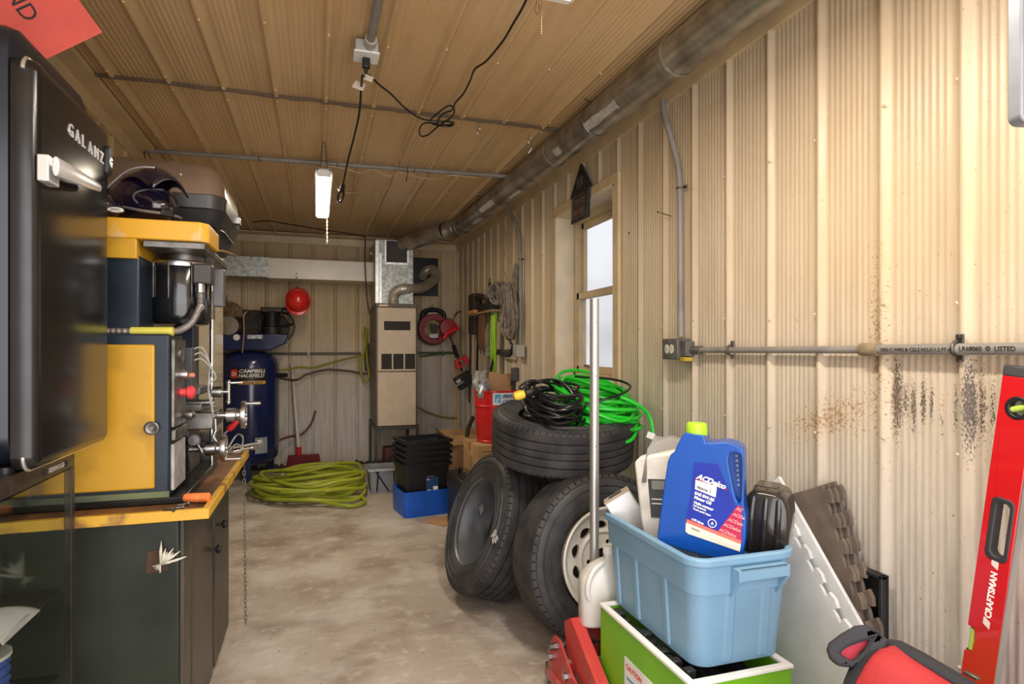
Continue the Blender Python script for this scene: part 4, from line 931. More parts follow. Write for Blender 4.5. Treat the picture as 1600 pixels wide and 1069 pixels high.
# ---- bins and boxes on the floor
bl = thing('blue_bin', 'bright blue plastic bin under the stack of black crates', 'bin', (.77, 4.70, 0), R(9))
G().taper((0, 0), (.37, .33), (.385, .345), 0, .19, .03, 5, hollow=.008).obj('tub', M('bin_blue', (.01, .10, .55), .4), bl, local=True)
def crate(i, label):
    t = thing('black_crate', label, 'crate', (.77, 4.72, .045+.043*i), R(9), 'nested black storage crates')
    return t
labs = ['black storage crate at the bottom of the nested stack, its blue label showing', 'second nested black crate from the bottom of the stack', 'middle crate of the five nested black crates', 'second nested black crate from the top of the stack', 'topmost of the nested black crates, its open inside visible']
mcr = M('crate_black', (.010, .010, .012), .45)
c0 = crate(0, labs[0])
g = G(); g.taper((0, 0), (.30, .25), (.36, .305), 0, .345, .015, 3, hollow=.003); body = g.obj('tub', mcr, c0, local=True)
for i in range(6):
    g = G(); x = -.13+.052*i; g.loft([[(x*.93-.008, -.128, .01), (x*.93+.008, -.128, .01), (x+.012, -.150, .33), (x-.008, -.150, .33)], [(x*.93-.008, -.120, .01), (x*.93+.008, -.120, .01), (x+.012, -.140, .33), (x-.008, -.140, .33)]]) if i not in (2, 3) else g.box((x-.002, -.128, .3), (x+.002, -.12, .31))
    g.obj('rib', mcr, c0, local=True)
g = G(); g.taper((0, 0), (.375, .32), (.385, .33), .315, .345, .02, 3); 
g.b.free(); g = G(); g.prism([(-.19, -.163), (.19, -.163), (.19, .163), (-.19, .163)], .322, .347, None, [[(-.172, -.146), (.172, -.146), (.172, .146), (-.172, .146)]])
for j in range(9): x = -.18+.043*j; g.box((x, -.170, .325), (x+.022, -.160, .338))
for j in range(7): y = -.15+.045*j; g.box((.189, y, .325), (.197, y+.022, .338)); g.box((-.197, y, .325), (-.189, y+.022, .338))
g.obj('rim', mcr, c0, local=True)
for i in range(1, 5): copy_thing(c0, (.77+.002*i, 4.72, .045+.043*i), labs[i], 'nested black storage crates')
# the label only on the lowest crate
la = G(Matrix.Translation((.035, -.1455, .185)) @ Matrix.Rotation(R(90-4.5), 4, 'X')); la.box((-.045, -.055, .0), (.05, .075, .002)); lo_ = la.obj('label', M('label_navy', (.02, .06, .18), .4), c0, local=True)
la = G(Matrix.Translation((.035, -.1478, .185)) @ Matrix.Rotation(R(85.5), 4, 'X')); la.text('MASTERCRAFT', Matrix.Translation((-.04, .056, .0006)), .0105, .0004, .0003); la.text('62 L', Matrix.Translation((-.04, .03, .0006)), .014, .0004, .0003)
la.box((.008, -.048, 0), (.045, -.020, .0008)); la.box((-.04, -.048, 0), (-.01, -.042, .0008))
o = la.obj('label_print', M('label_white', (.85, .85, .82), .5), lo_, local=True, sm=0)
fc = thing('flat_cardboard', 'flattened piece of brown cardboard on the floor in front of the blue bin', 'cardboard', (.86, 4.35, 0))
G().prism([(.74, 4.36), (.84, 4.22), (1.02, 4.32), (1.0, 4.47), (.79, 4.46)], .001, .007).obj('sheet', card, fc)
gb = thing('grey_bin', 'small grey plastic bin with crossed black straps on the floor before the furnace', 'bin', (.55, 5.5, 0))
G().taper((.555, 5.5), (.23, .25), (.27, .29), 0, .215, .025, 4, hollow=.006).obj('tub', M('bin_grey', (.22, .23, .26), .5), gb)
G().prism([(-.14, -.152), (.14, -.152), (.14, .152), (-.14, .152)], .195, .215, Matrix.Translation((.555, 5.5, 0)), [[(-.13, -.142), (.13, -.142), (.13, .142), (-.13, .142)]]).obj('rim', M('bin_grey_light', (.40, .42, .46), .45), gb, bevel=.003)
for a, c in (((.47, .21), (.59, .02)), ((.50, .21), (.49, .02)), ((.63, .21), (.65, .02))): G().tube([(a[0], 5.352, a[1]), (c[0], 5.368, c[1])], .006, 4).obj('strap', black, gb)
fcn = G().taper((.70, 6.05), (.20, .16), (.19, .15), 0, .30, .03, 4).obj('fuel_can', M('dark_red_can', (.10, .012, .015), .45, col2=(.01, .01, .01), vs=8), None, bevel=.01); tag(fcn, 'dark red and black can standing under the furnace stand', 'can')
# cardboard boxes
def cbx(nm, lo, hi, label, parts=True, tape=True):
    t = thing(nm, label, 'box', ((lo[0]+hi[0])/2, (lo[1]+hi[1])/2, lo[2]))
    G().box(lo, hi).obj('carton', card, t, bevel=.003)
    if tape:
        ym = (lo[1]+hi[1])/2; G().box((lo[0]-.0015, ym-.025, hi[2]-.06), (lo[0]-.0005, ym+.025, hi[2])).obj('tape', M('brown_tape', (.30, .17, .07), .35), t); G().box((lo[0], ym-.025, hi[2]+.0005), (hi[0], ym+.025, hi[2]+.0015)).obj('tape', M('brown_tape', (.30, .17, .07), .35), t)
    return t
b2 = cbx('cardboard_box', (1.02, 3.96, .301), (1.42, 4.36, .60), 'brown cardboard box with printed symbols, directly under the red bucket')
g = G(); g.ringlathe([(.028, 0), (.033, 0), (.033, .0006), (.028, .0006)], basis((1.0195, 4.13, .47), (0, -1, 0), (0, 0, 1)), 20); g.box((1.0190, 4.20, .38), (1.0196, 4.30, .388)); g.box((1.0190, 4.20, .36), (1.0196, 4.28, .366)); g.obj('printed_symbol', mink, b2, sm=0)
g = G(); g.box((1.06, 3.9592, .555), (1.25, 3.9598, .560)); g.box((1.30, 3.9592, .54), (1.40, 3.9598, .546)); g.box((1.08, 3.9592, .42), (1.16, 3.9598, .50)); g.obj('printed_line', mink, b2, sm=0)
cbx('cardboard_box', (1.03, 3.98, 0), (1.43, 4.38, .300), 'plain brown cardboard box on the floor below another cardboard box')
b3 = thing('open_cardboard_box', 'open brown cardboard box behind the black crates, orange thing sticking out', 'box', (1.15, 5.1, 0))
g = G(); g.prism([(-.17, -.19), (.17, -.19), (.17, .19), (-.17, .19)], 0, .54, Matrix.Translation((1.17, 5.12, 0)), [[(-.165, -.185), (.165, -.185), (.165, .185), (-.165, .185)]]); g.box((1.0, 4.93, 0), (1.34, 5.31, .01)); g.obj('carton', card, b3)
G().loft([[(1.0, 4.93, .54), (1.34, 4.93, .54)], [(1.0, 4.83, .47), (1.34, 4.84, .48)]], False, False, False).obj('flap', cardd, b3, normals=False); G().loft([[(1.0, 4.93, .54), (1.0, 5.31, .54)], [(.93, 4.93, .60), (.93, 5.31, .60)]], False, False, False).obj('flap', card, b3, normals=False)
p = pY(708, 686, 5.0); g = G(); g.tube(smooth_path([p+Vector((-.08, .1, -.12)), p+Vector((-.05, 0, .0)), p+Vector((0, -.02, .01)), p+Vector((.06, .02, .0)), p+Vector((.07, .1, -.12))]), .015, 8); tag(g.obj('garden_tool', M('orange_red', (.75, .13, .03), .4)), 'orange red garden tool sticking out of the open cardboard box', 'garden tool')
tcs = thing('tool_case', 'black plastic tool case standing on edge behind the left leaning tire', 'tool case', (.95, 4.08, 0))
G().box((.885, 3.885, 0), (.985, 4.29, .39)).obj('shell', M('case_black', (.014, .014, .015), .45), tcs, bevel=.012); G().tube(smooth_path([(.935, 3.96, .385), (.935, 3.98, .43), (.935, 4.10, .43), (.935, 4.12, .385)]), .010, 8).obj('handle', black, tcs)
for y in (4.16, 4.24): G().cbox((.882, y, .36), (.012, .03, .05)).obj('latch', black, tcs, bevel=.003)
tag(G().tube(smooth_path([(.985, 4.33, .014), (.95, 4.325, .20), (.93, 4.32, .36)]), .016, 6).obj('orange_strap', M('orange_red', (.75, .13, .03), .4)), 'bright orange strap standing up between the blue bin and the black tool case', 'strap')
o = G().sphere((.995, 4.42, .055), .055, sc=(1, 1, .9)).obj('red_jar', M('dark_red_jar', (.22, .03, .02), .35)); tag(o, 'small dark red jar on the floor right of the blue bin', 'jar')

# ---- red bucket with its contents
bk = thing('red_bucket', 'red plastic pail with white and blue sticker standing on the cardboard box', 'bucket', (1.20, 4.14, .602))
mbk = M('bucket_red', (.52, .012, .015), .3, var=.05, coat=.2)
G(Matrix.Translation((1.20, 4.14, .602))).lathe([(.001, 0), (.130, 0), (.134, .012), (.128, .018), (.133, .03), (.146, .245), (.154, .250), (.154, .256), (.148, .262), (.151, .345), (.158, .35), (.158, .362), (.150, .362), (.146, .35), (.125, .03), (.001, .025)], None, 40, True, True).obj('pail', mbk, bk)
BCX, BCY = 1.20, 4.14
def wrapb(z0, z1, a0, a1, r0, r1, mat, nm, par):
    g = G(); n = 10; g.loft([[(BCX+r*math.cos(R(a0+(a1-a0)*i/n)), BCY+r*math.sin(R(a0+(a1-a0)*i/n)), z) for i in range(n+1)] for z, r in ((z0, r0), (z1, r1))], False, False, False); return g.obj(nm, mat, par, normals=False)
stk = wrapb(.868, .950, -112, -45, .1515, .1535, M('sticker_white', (.72, .74, .76), .4), 'sticker', bk)
def wtextb(s, z, size, a0, a1, mat):
    gg = G(); gg.text(s, Matrix.Identity(4), size, .0003, .0012, .35); xs = [v.co.x for v in gg.b.verts]; lo, hi = min(xs), max(xs)
    for v in gg.b.verts:
        a = R(a0+(a1-a0)*(v.co.x-lo)/(hi-lo)); r = .1535+v.co.z+.0025*(z+v.co.y-.868)/.08; v.co = Vector((BCX+r*math.cos(a), BCY+r*math.sin(a), z+v.co.y))
    gg.obj('lettering', mat, stk, sm=0)
mlb = M('sticker_blue', (.02, .10, .35), .4)
wtextb('PRINCE', .915, .032, -88, -47, mlb); wtextb('CASTLE', .878, .032, -88, -47, mlb)
wrapb(.880, .940, -108, -92, .1522, .1538, M('sticker_cyan', (.05, .35, .55), .4), 'emblem', stk)
wtextb('d', .886, .058, -104, -95, M('sticker_white', (.72, .74, .76), .4))
mbb = basis((1.19, 4.09, .76), (.98, .05, -.20), (.17, .25, .95))
tag(G(mbb).box((-.085, -.08, -.004), (.09, .33, .004)).obj('cardboard_sheet', card), 'tan cardboard sheet standing tilted in the red bucket', 'cardboard')
g = G(mbb); g.box((.092, -.05, -.01), (.115, .30, .03)); tag(g.obj('black_folder', M('folder_black', (.02, .018, .016), .5), bevel=.003), 'thin black folder standing in the red bucket behind the cardboard sheet', 'folder')
g = G(); random.seed(4); rows = []
for j in range(9):
    t = j/8; row = []
    for i in range(14): a = 2*PI*i/14; r = (.045+.02*math.sin(t*PI))*(1+.18*math.sin(3*a+j)+random.uniform(-.1, .1)); row.append((1.095+r*math.cos(a)*.8-.01*t, 4.10+r*math.sin(a), .90+.20*t))
    rows.append(row)
g.loft(rows); tag(g.obj('plastic_bag', M('crumpled_plastic', (.34, .34, .34), .2, .3, var=.6, vs=25)), 'crumpled clear plastic bag at the left rim of the red bucket', 'bag')
g = G(); g.tube([(1.29, 4.17, .86), (1.33, 4.19, 1.07)], .03, 10); tag(g.obj('brown_bottle', M('rust_brown', (.20, .09, .03), .4)), 'rust brown bottle in the right side of the red bucket', 'bottle')
g = G(); g.cbox((1.335, 4.10, 1.07), (.05, .06, .10)); tag(g.obj('grinder_head', M('dark_grey_box', (.06, .06, .065), .5), bevel=.01), 'dark grey tool head poking out of the red bucket above the brown bottle', 'tool')
ob = line('leaning_strap', [(1.035, 4.31, .612), (1.05, 4.32, .68), (1.08, 4.30, .76)], .016, M('webbing_black', (.02, .015, .012), .8), 'black strap leaning against the left side of the red bucket', 'strap')

# ---- wall shelf, cords on the right wall
shf = thing('wall_shelf', 'small shelf board with orange front edge on the right wall near the back', 'shelf', (1.46, 5.3, 1.57))
G().box((1.385, 4.92, 1.57), (1.525, 5.70, 1.588)).obj('board', M('shelf_board', (.30, .20, .10), .6), shf); G().box((1.375, 5.45, 1.588), (1.525, 5.70, 1.618)).obj('orange_block', M('orange_wood', (.55, .22, .06), .6), shf)
for y in (5.0, 5.6): G().prism([(0, 0), (-.12, 0), (0, -.12)], y, y+.01, basis((1.522, 0, 1.57), (1, 0, 0), (0, 0, 1)) @ Matrix.Diagonal((1, 1, -1, 1))).obj('bracket', dsteel, shf)
o = G().box((1.40, 4.96, 1.589), (1.515, 5.42, 1.66)).box((1.42, 5.0, 1.66), (1.50, 5.2, 1.69)).obj('black_toolbox', M('case_black', (.014, .014, .015), .45), None, bevel=.004); tag(o, 'flat black case on the small wall shelf', 'case')
dk = thing('cordless_drill', 'dark cordless drill standing on the orange block of the wall shelf', 'drill', (1.46, 5.55, 1.62))
G().cyl((1.46, 5.46, 1.74), (1.46, 5.64, 1.74), .030).obj('motor_housing', M('case_black', (.014, .014, .015), .45), dk); G().cyl((1.46, 5.40, 1.74), (1.46, 5.46, 1.74), .018, .026).obj('chuck', dsteel, dk); G().box((1.445, 5.58, 1.64), (1.475, 5.62, 1.73)).obj('grip', black, dk, bevel=.006); G().box((1.435, 5.55, 1.619), (1.485, 5.65, 1.65)).obj('battery', M('case_black', (.014, .014, .015), .45), dk, bevel=.004)
for i, (y, x) in enumerate(((5.28, 1.47), (5.36, 1.45))):
    g = G(); g.cyl((x, y-.18, 1.692 if i == 0 else 1.662), (x, y-.18, 1.80+.04*i), .014); g.cyl((x, y-.18, 1.80+.04*i), (x, y-.18, 1.84+.04*i), .006)
    tag(g.obj('spray_can', M('case_black', (.014, .014, .015), .45)), ['short dark canister on the black case on the wall shelf', 'taller dark canister on the black case on the wall shelf'][i], 'canister')
tag(G().box((1.44, 5.74, 1.40), (1.52, 5.95, 1.80)).obj('hanging_pouch', M('pouch_brown', (.05, .035, .025), .7), None, bevel=.012), 'dark brown hanging pouch on the right wall, left of the shelf', 'pouch')
tag(G().box((1.50, 5.98, 1.55), (1.525, 6.05, 1.80)).obj('light_switch', M('switch_ivory', (.62, .55, .40), .45), None, bevel=.004), 'ivory switch plate on the right wall near the back corner', 'switch')
def strap(y, x, z0, z1, wv, nm, label, mat):
    g = G(); n = 12; rows = []
    for i in range(n+1): t = i/n; z = z0+(z1-z0)*t; yy = y+.02*math.sin(t*5+y*7); rows.append([(x, yy-wv/2, z), (x+.006, yy-wv/2, z), (x+.006, yy+wv/2, z), (x, yy+wv/2, z)])
    g.loft(rows); return tag(g.obj(nm, mat), label, 'strap')
web = M('webbing_black', (.02, .015, .012), .8)
strap(5.55, 1.36, .75, 1.565, .05, 'webbing_strap', 'long black webbing strap hanging below the shelf, nearest the back corner', web)
strap(5.42, 1.40, .92, 1.565, .07, 'webbing_strap', 'wide black webbing strap hanging from the middle of the wall shelf', web)
g = G(); random.seed(9)
for i in range(5):
    y = 5.18+.035*i; d = .30+.05*random.random(); g.tube(smooth_path([(1.40+.01*i, y, 1.56), (1.39, y-.03, 1.56-d*.6), (1.395, y, 1.56-d), (1.40, y+.05, 1.56-d*.6), (1.405, y+.03, 1.56)]), .007, 6)
tag(g.obj('brown_rope', M('brown_rope', (.14, .06, .03), .8)), 'dark reddish brown rope looped under the wall shelf', 'rope')
g = G(); random.seed(12)
for i in range(16):
    y = 4.98+.014*(i % 8); x = 1.44+.012*(i//8); d = .42+.12*random.random(); a = random.uniform(-.03, .03)
    g.tube(smooth_path([(x, y, 1.565), (x-.01, y-.025+a, 1.565-d*.5), (x, y+a, 1.565-d), (x+.008, y+.02+a, 1.565-d*.5), (x+.01, y+.01, 1.565)]), .0055, 6)
g.tube(smooth_path([(1.45, 5.02, 1.10), (1.46, 5.03, .95), (1.45, 5.01, .80)]), .0055, 6)
tag(g.obj('neon_rope', M('neon_green_rope', (.30, .55, .02), .5)), 'neon green rope hanging in a hank under the wall shelf', 'rope')
# big hank of grey cord
hk = thing('grey_cord_hank', 'large tangled hank of grey cord hanging on the right wall beside the shelf', 'cord', (1.48, 4.72, 1.3))
mgc = M('grey_cord', (.34, .29, .23), .7, col2=(.14, .12, .10), vs=30)
random.seed(31)
def hank(nl, cy, top, bot, wv, x0, r, nm, mat, par):
    g = G()
    for i in range(nl):
        w_ = wv*random.uniform(.4, 1); b_ = bot+random.uniform(-.03, .09); c_ = cy+random.uniform(-.05, .05); x = x0+random.uniform(-.045, .02); tt = top+random.uniform(-.03, .03); s = random.uniform(-.03, .03)
        pts = [(x, c_-.01, tt), (x-.01, c_-w_+s, tt-(tt-b_)*.45), (x, c_-w_*.7+s, b_+.06), (x-.005, c_+s, b_), (x-.02, c_+w_*.7+s, b_+.06), (x, c_+w_+s, tt-(tt-b_)*.45), (x, c_+.01, tt)]
        g.tube(smooth_path(pts, 5, True), r, 5, closed=True)
    return g.obj(nm, mat, par)
hank(34, 4.62, 1.74, 1.34, .13, 1.47, .0055, 'cord_loops', mgc, hk)
g = G()
for i in range(16):
    c_ = Vector((1.44, 4.86, 1.72)); rr3 = .095+.004*random.random(); an = -.5+i*.07; mm = frame(c_, (math.cos(an)*.5, math.sin(an)+.3, .25*math.sin(i)))
    g.tube([mm @ Vector((rr3*math.cos(t), rr3*.95*math.sin(t), .002*i)) for t in [2*PI*k/18 for k in range(18)]], .0058, 5, closed=True)
g.obj('wound_ball', mgc, hk)
g = G()
for i in range(4): g.tube(smooth_path([(1.50, 4.60+.02*i, 1.74), (1.505, 4.57+.03*i, 1.84), (1.51, 4.60+.015*i, 1.93), (1.505, 4.64+.012*i, 1.84), (1.50, 4.63, 1.74)]), .005, 5)
g.obj('hanging_loop', mgc, hk)
line('blue_air_tube', [(1.46, 4.60, 1.72), (1.44, 4.58, 1.55), (1.45, 4.60, 1.40), (1.47, 4.66, 1.33), (1.48, 4.62, 1.27), (1.48, 4.68, 1.20), (1.47, 4.85, 1.205), (1.46, 5.0, 1.215), (1.42, 5.0, 1.12), (1.38, 4.9, 1.04), (1.33, 4.75, .97)], .012, M('navy_tube', (.010, .014, .040), .35), 'dark navy tube coming out of the grey cord hank and bending into the red bucket', 'tube')
tag(G().cbox((1.47, 4.64, 1.345), (.05, .09, .035)).obj('black_coupler', black, None, bevel=.008), 'black coupler at the foot of the grey cord hank', 'coupler')

# ============================================================ TIRES AND CORDS
def tire(name, label, R_, w_, rin, c, n, spin=0, group=None, blocks=64, fine=False):
    """n = axle direction, pointing out of the visible sidewall"""
    t = thing(name, label, 'tire', c, 0, group)
    m = frame(c, n) @ Matrix.Rotation(spin, 4, 'Z'); h = w_/2
    prof = [(rin, -h*.80), (rin+.012, -h*.93), (rin+.04, -h), (rin+(R_-rin)*.5, -h*1.04), (R_-.035, -h*.97), (R_-.018, -h*.90)]
    mir = [(a, -b) for a, b in reversed(prof)]
    inner = [(rin+.03, h*.72), (R_-.03, h*.75), (R_-.022, 0), (R_-.03, -h*.75), (rin+.03, -h*.72)]
    g = G(m)
    # sidewalls
    g.ringlathe(prof+[(R_-.014, -h*.80), (R_-.009, 0), (R_-.014, h*.80)]+mir+inner, None, 72); g.obj('carcass', rubber, t, sm=60)
    # raised sidewall ribs
    g = G(m)
    for rr_ in (rin+.055, R_-.055): g.ringlathe([(rr_, h*1.0), (rr_+.004, h*1.055), (rr_+.008, h*1.0), (rr_+.004, h*.95)], None, 64)
    g.obj('sidewall_rib', rubber, t)
    # tread: circumferential ribs separated by grooves, outer shoulders cut into blocks
    g = G(m); edges = [(-.80, -.50), (-.46, -.16), (-.12, .12), (.16, .46), (.50, .80)]
    for a, b in edges: g.ringlathe([(R_-.016, h*a), (R_-.001, h*a+.001), (R_, h*(a+b)/2), (R_-.001, h*b-.001), (R_-.016, h*b)], None, 72)
    for sgn in (-1, 1):
        for k in range(blocks):
            a0, a1 = 2*PI*k/blocks, 2*PI*(k+.84)/blocks; pts = []
            for a in (a0, (a0+a1)/2, a1):
                ca, sa = math.cos(a), math.sin(a); pts.append([(rr_*ca, rr_*sa, sgn*z) for rr_, z in ((R_-.016, h*.79), (R_-.0005, h*.79), (R_-.005, h*.88), (R_-.020, h*.945), (R_-.03, h*.90))])
            g.loft(pts)
    o = g.obj('tread', rubber2, t, sm=30)
    return t, m
grpT = None
# leaning wheel facing left (grey rim well, seen from the back)
cA = Vector((.845, 2.93, .362)); nA = Vector((-.935, -.10, .34)).normalized()
tA, mA = tire('spare_tire', 'worn tire with grey rim and white paint letters leaning at the left of the stack', .345, .245, .205, cA, nA, .3)
mrimg = M('dusty_grey_rim', (.085, .09, .10), .5, .3, var=.3, vs=5)
G(mA).lathe([(.205, .106), (.211, .112), (.213, .106), (.202, .094), (.194, .03), (.184, -.03), (.172, -.055), (.08, -.065), (.001, -.065)], None, 56).obj('rim', mrimg, tA, sm=50)
G(mA).ringlathe([(.209, .108), (.2135, .114), (.215, .106), (.211, .103)], None, 56).obj('rim_edge', M('rim_edge_silver', (.30, .31, .33), .35, .6), tA)
g = G(mA)
def onwheel(s, ang, rad, z, size, mat, par, nm, m_):
    # letters upright in the picture: local frame from world axes
    loc = m_ @ Vector((rad*math.cos(ang), rad*math.sin(ang), z)); nz_ = m_.col[2].to_3d()
    up = Vector((0, 0, 1)); y = (up-nz_*up.dot(nz_)).normalized(); x = y.cross(nz_)
    gg = G(basis(loc, (x*.85+y*-.5), (y*.85+x*.5))); gg.text(s, Matrix.Identity(4), size, .0006, .002); return gg.obj(nm, mat, par, sm=0)
mpaint = M('white_paint_marker', (.62, .62, .60), .6)
def local_ang(m_, wdir): l = m_.inverted().to_3x3() @ Vector(wdir); return math.atan2(l.y, l.x)
onwheel('RF', local_ang(mA, (0, -1, .02)), .262, .1295, .062, mpaint, tA, 'painted_letters', mA)
onwheel('5B', local_ang(mA, (0, 1, .2)), .185, .03, .05, M('faint_chalk', (.30, .30, .30), .7), tA, 'chalk_mark', mA)
# spare with white steel trailer rim facing the camera
cB = Vector((1.135, 2.37, .362)); nB = Vector((.10, -.985, .14)).normalized()
tB, mB = tire('trailer_wheel', 'wheel with white rusty steel rim facing forward behind the aluminium pole', .352, .215, .212, cB, nB, .1, blocks=64)
mwr = M('white_rim_paint', (.68, .68, .64), .4, var=.06, vs=6)
mrust = M('rust', (.16, .065, .02), .9, var=.4, vs=40)
ha = .094
def hole(a, r, lx, ly, n=12, tw=0):
    cx_, cy_ = r*math.cos(a), r*math.sin(a); out = []
    for k in range(n):
        t = 2*PI*k/n; x, y = lx*math.cos(t), ly*math.sin(t)*(1-.35*math.cos(t)); out.append((cx_+x*math.cos(a)-y*math.sin(a), cy_+x*math.sin(a)+y*math.cos(a)))
    return out
circ = lambda r, n, ph=0: [(r*math.cos(2*PI*k/n+ph), r*math.sin(2*PI*k/n+ph)) for k in range(n)]
slots = [hole(2*PI*k/10+.2, .138, .014, .024) for k in range(10)]
lugs = [[(.070*math.cos(2*PI*k/6)+.009*math.cos(t), .070*math.sin(2*PI*k/6)+.009*math.sin(t)) for t in [2*PI*j/10 for j in range(10)]] for k in range(6)]
G(mB).lathe([(.212, .10), (.216, .109), (.208, .112), (.196, .103), (.188, .070), (.172, .060), (.170, .056), (.190, .05), (.205, .02)], None, 64).obj('rim', mwr, tB, sm=50)
G(mB).prism(circ(.174, 48), .052, .058, None, slots+[circ(.042, 24)]+lugs).obj('wheel_disc', mwr, tB)
G(mB).ringlathe([(.095, .057), (.108, .068), (.121, .057)], None, 48).obj('disc_ridge', mwr, tB)
for k, hlp in enumerate(slots+lugs):
    cx_ = sum(p[0] for p in hlp)/len(hlp); cy_ = sum(p[1] for p in hlp)/len(hlp)
    G(mB).prism([(cx_+(p[0]-cx_)*1.13, cy_+(p[1]-cy_)*1.13) for p in hlp], .0575, .0588, None, [hlp]).obj('rust_ring', mrust, tB)
G(mB).lathe([(.18, .03), (.001, .03)], None, 32).obj('inner_backing', M('wheel_inside', (.02, .018, .016), .9), tB)
G(mB).ringlathe([(.2155, .106), (.2185, .1065), (.217, .1095)], None, 64).obj('rim_rust_edge', mrust, tB)
# tire lying on top
cC = Vector((1.118, 2.70, .842)); nC = Vector((-.02, -.17, .985)).normalized()
tC, mC = tire('spare_tire', 'rimless tire lying flat on top of the other tires, holding the coiled cords', .338, .225, .215, cC, nC, .1, blocks=72)
# tire hidden behind
cD = Vector((1.16, 3.03, .330)); nD = Vector((-1, -.03, .05)).normalized()
tD, mD = tire('spare_tire', 'dark tire standing behind, between the leaning wheel and the white rimmed wheel', .33, .20, .21, cD, nD, .1)
# tread pebbles / salt specks on the top tire
def coil(c, rx, ry, n, r, hgt, seed, name, mat, label, tilt=(0, 0), extra=(), k=5, jit=.12, fig8=0):
    random.seed(seed); g = G(); pts = []
    for i in range(n):
        dx, dy = random.uniform(-jit, jit)*rx, random.uniform(-jit, jit)*ry; sx, sy = rx*random.uniform(.72, 1.05), ry*random.uniform(.72, 1.05); ph = random.uniform(-.15, .15)
        for j in range(9):
            a = 2*PI*j/9+ph; z = hgt*(i/n)+.016*math.sin(a*2+i*1.7)+random.uniform(-.004, .004)
            x, y = dx+sx*math.cos(a), dy+sy*math.sin(a); pts.append((c[0]+x, c[1]+y, c[2]+z+tilt[0]*x+tilt[1]*y))
    pts += list(extra)
    g.tube(smooth_path(pts, k), r, 7)
    return tag(g.obj(name, mat), label, 'cord')
mgrn = M('bright_green_vinyl', (.02, .55, .03), .28, var=.06, vs=4)
ztop = .975
coil((1.02, 2.58, ztop-.03), .135, .16, 17, .0065, .13, 3, 'black_extension_cord', cordblk, 'coiled black extension cord with yellow plug lying on the top tire', (0, .25), [(.93, 2.5, 1.04), (.90, 2.42, 1.07), (.88, 2.40, 1.08)], jit=.16)
coil((1.265, 2.64, ztop-.06), .185, .215, 26, .0085, .14, 14, 'green_extension_cord', mgrn, 'bright green extension cord coiled on the top tire under the window', (-.1, .30), [(1.30, 2.45, 1.03), (1.36, 2.42, 1.0), (1.42, 2.42, .95), (1.435, 2.41, .88), (1.43, 2.405, .80)], jit=.14)
g = G(); g.tube(smooth_path([(1.08, 2.83, 1.02), (1.13, 2.86, 1.085), (1.22, 2.88, 1.10), (1.30, 2.86, 1.085), (1.36, 2.83, 1.02)]), .0085, 8)
tag(g.obj('green_cord_loop', mgrn), 'single green cord loop arching up in front of the window sill', 'cord')
g = G(); g.tube(smooth_path([(1.12, 2.46, 1.00), (1.22, 2.42, 1.03), (1.31, 2.45, 1.05), (1.40, 2.55, 1.07), (1.41, 2.65, 1.09), (1.34, 2.7, 1.105), (1.25, 2.68, 1.11), (1.15, 2.62, 1.12)]), .006, 7)
tag(g.obj('black_cord_loop', cordblk), 'loose black cord loop crossing over the bright green cord', 'cord')
yp = thing('cord_plug', 'yellow and black plug at the left end of the black extension cord', 'plug', pD(815, 620, 2.62))
pp = pD(803, 620, 2.58); pq = pD(829, 613, 2.60)
m_ = frame(pp, pq-pp); G(m_).lathe([(.001, -.0), (.013, 0), (.020, .012), (.020, .035), (.016, .048), (.001, .05)], None, 14, True, True).obj('yellow_face', M('plug_yellow', (.75, .50, .05), .4), yp)
G(m_).lathe([(.016, .046), (.021, .052), (.021, .078), (.010, .09), (.001, .09)], None, 14, True, True).obj('black_body', cordblk, yp)
line('thin_black_cord', [pD(835, 612, 2.62), pD(812, 607, 2.7), pD(822, 598, 2.8), pD(845, 597, 2.85), pD(870, 600, 2.8)], .005, cordblk, 'thin black cord arching above the yellow plug', 'cord')
tg_ = G(basis((1.425, 2.40, .86), (1, -.5, -.4), (.3, 0, 1))).box((-.022, -.016, 0), (.012, .012, .001)).obj('paper_tag', white); tag(tg_, 'small white paper tag at the hanging end of the green cord', 'tag')
g = G(); g.cyl((1.432, 2.408, .765), (1.43, 2.405, .81), .015, n=12); tag(g.obj('green_cord_socket', M('pale_green_socket', (.25, .55, .28), .4)), 'pale green socket at the hanging end of the green cord', 'socket')

# ---- floor jack with aluminium handle
jk = thing('floor_jack', 'red trolley jack on the floor with tall aluminium handle, left of the green box', 'floor jack', (.9, 2.0, 0))
mjr = M('jack_red', (.46, .035, .03), .42, col2=(.42, .16, .14), vs=7, vfac=.5)
G().cyl((.945, 1.985, .22), (.945, 1.985, 1.426), .0165, n=24).obj('handle_tube', alum, jk)
for z in (1.34, .90, 1.15): G().cyl((.945-.003, 1.985-.0172, z), (.945-.003, 1.985-.0150, z), .002, n=8).obj('rivet_hole', M('hole_dark', (.02, .02, .02), .8), jk)
G().cyl((.945, 1.985, .16), (.945, 1.985, .30), .027, n=18).obj('handle_socket', mjr, jk)
side = [(1.45, .04), (2.00, .05), (2.06, .10), (2.06, .17), (2.00, .235), (1.95, .24), (1.84, .17), (1.45, .08)]
for x in (.795, 1.065):
    if x > 1: sp_ = [(1.80, .05), (2.00, .05), (2.06, .10), (2.06, .17), (2.00, .235), (1.95, .24), (1.80, .16)]
    else: sp_ = side
    G().prism(sp_, x, x+.008, Matrix(((0, 0, 1, 0), (1, 0, 0, 0), (0, 1, 0, 0), (0, 0, 0, 1)))).obj('side_plate', mjr, jk, bevel=.002)
G().prism([(1.62, .11), (1.93, .20), (1.96, .30), (1.90, .335), (1.62, .17)], .815, .858, Matrix(((0, 0, 1, 0), (1, 0, 0, 0), (0, 1, 0, 0), (0, 0, 0, 1)))).obj('lift_arm', mjr, jk, bevel=.004)
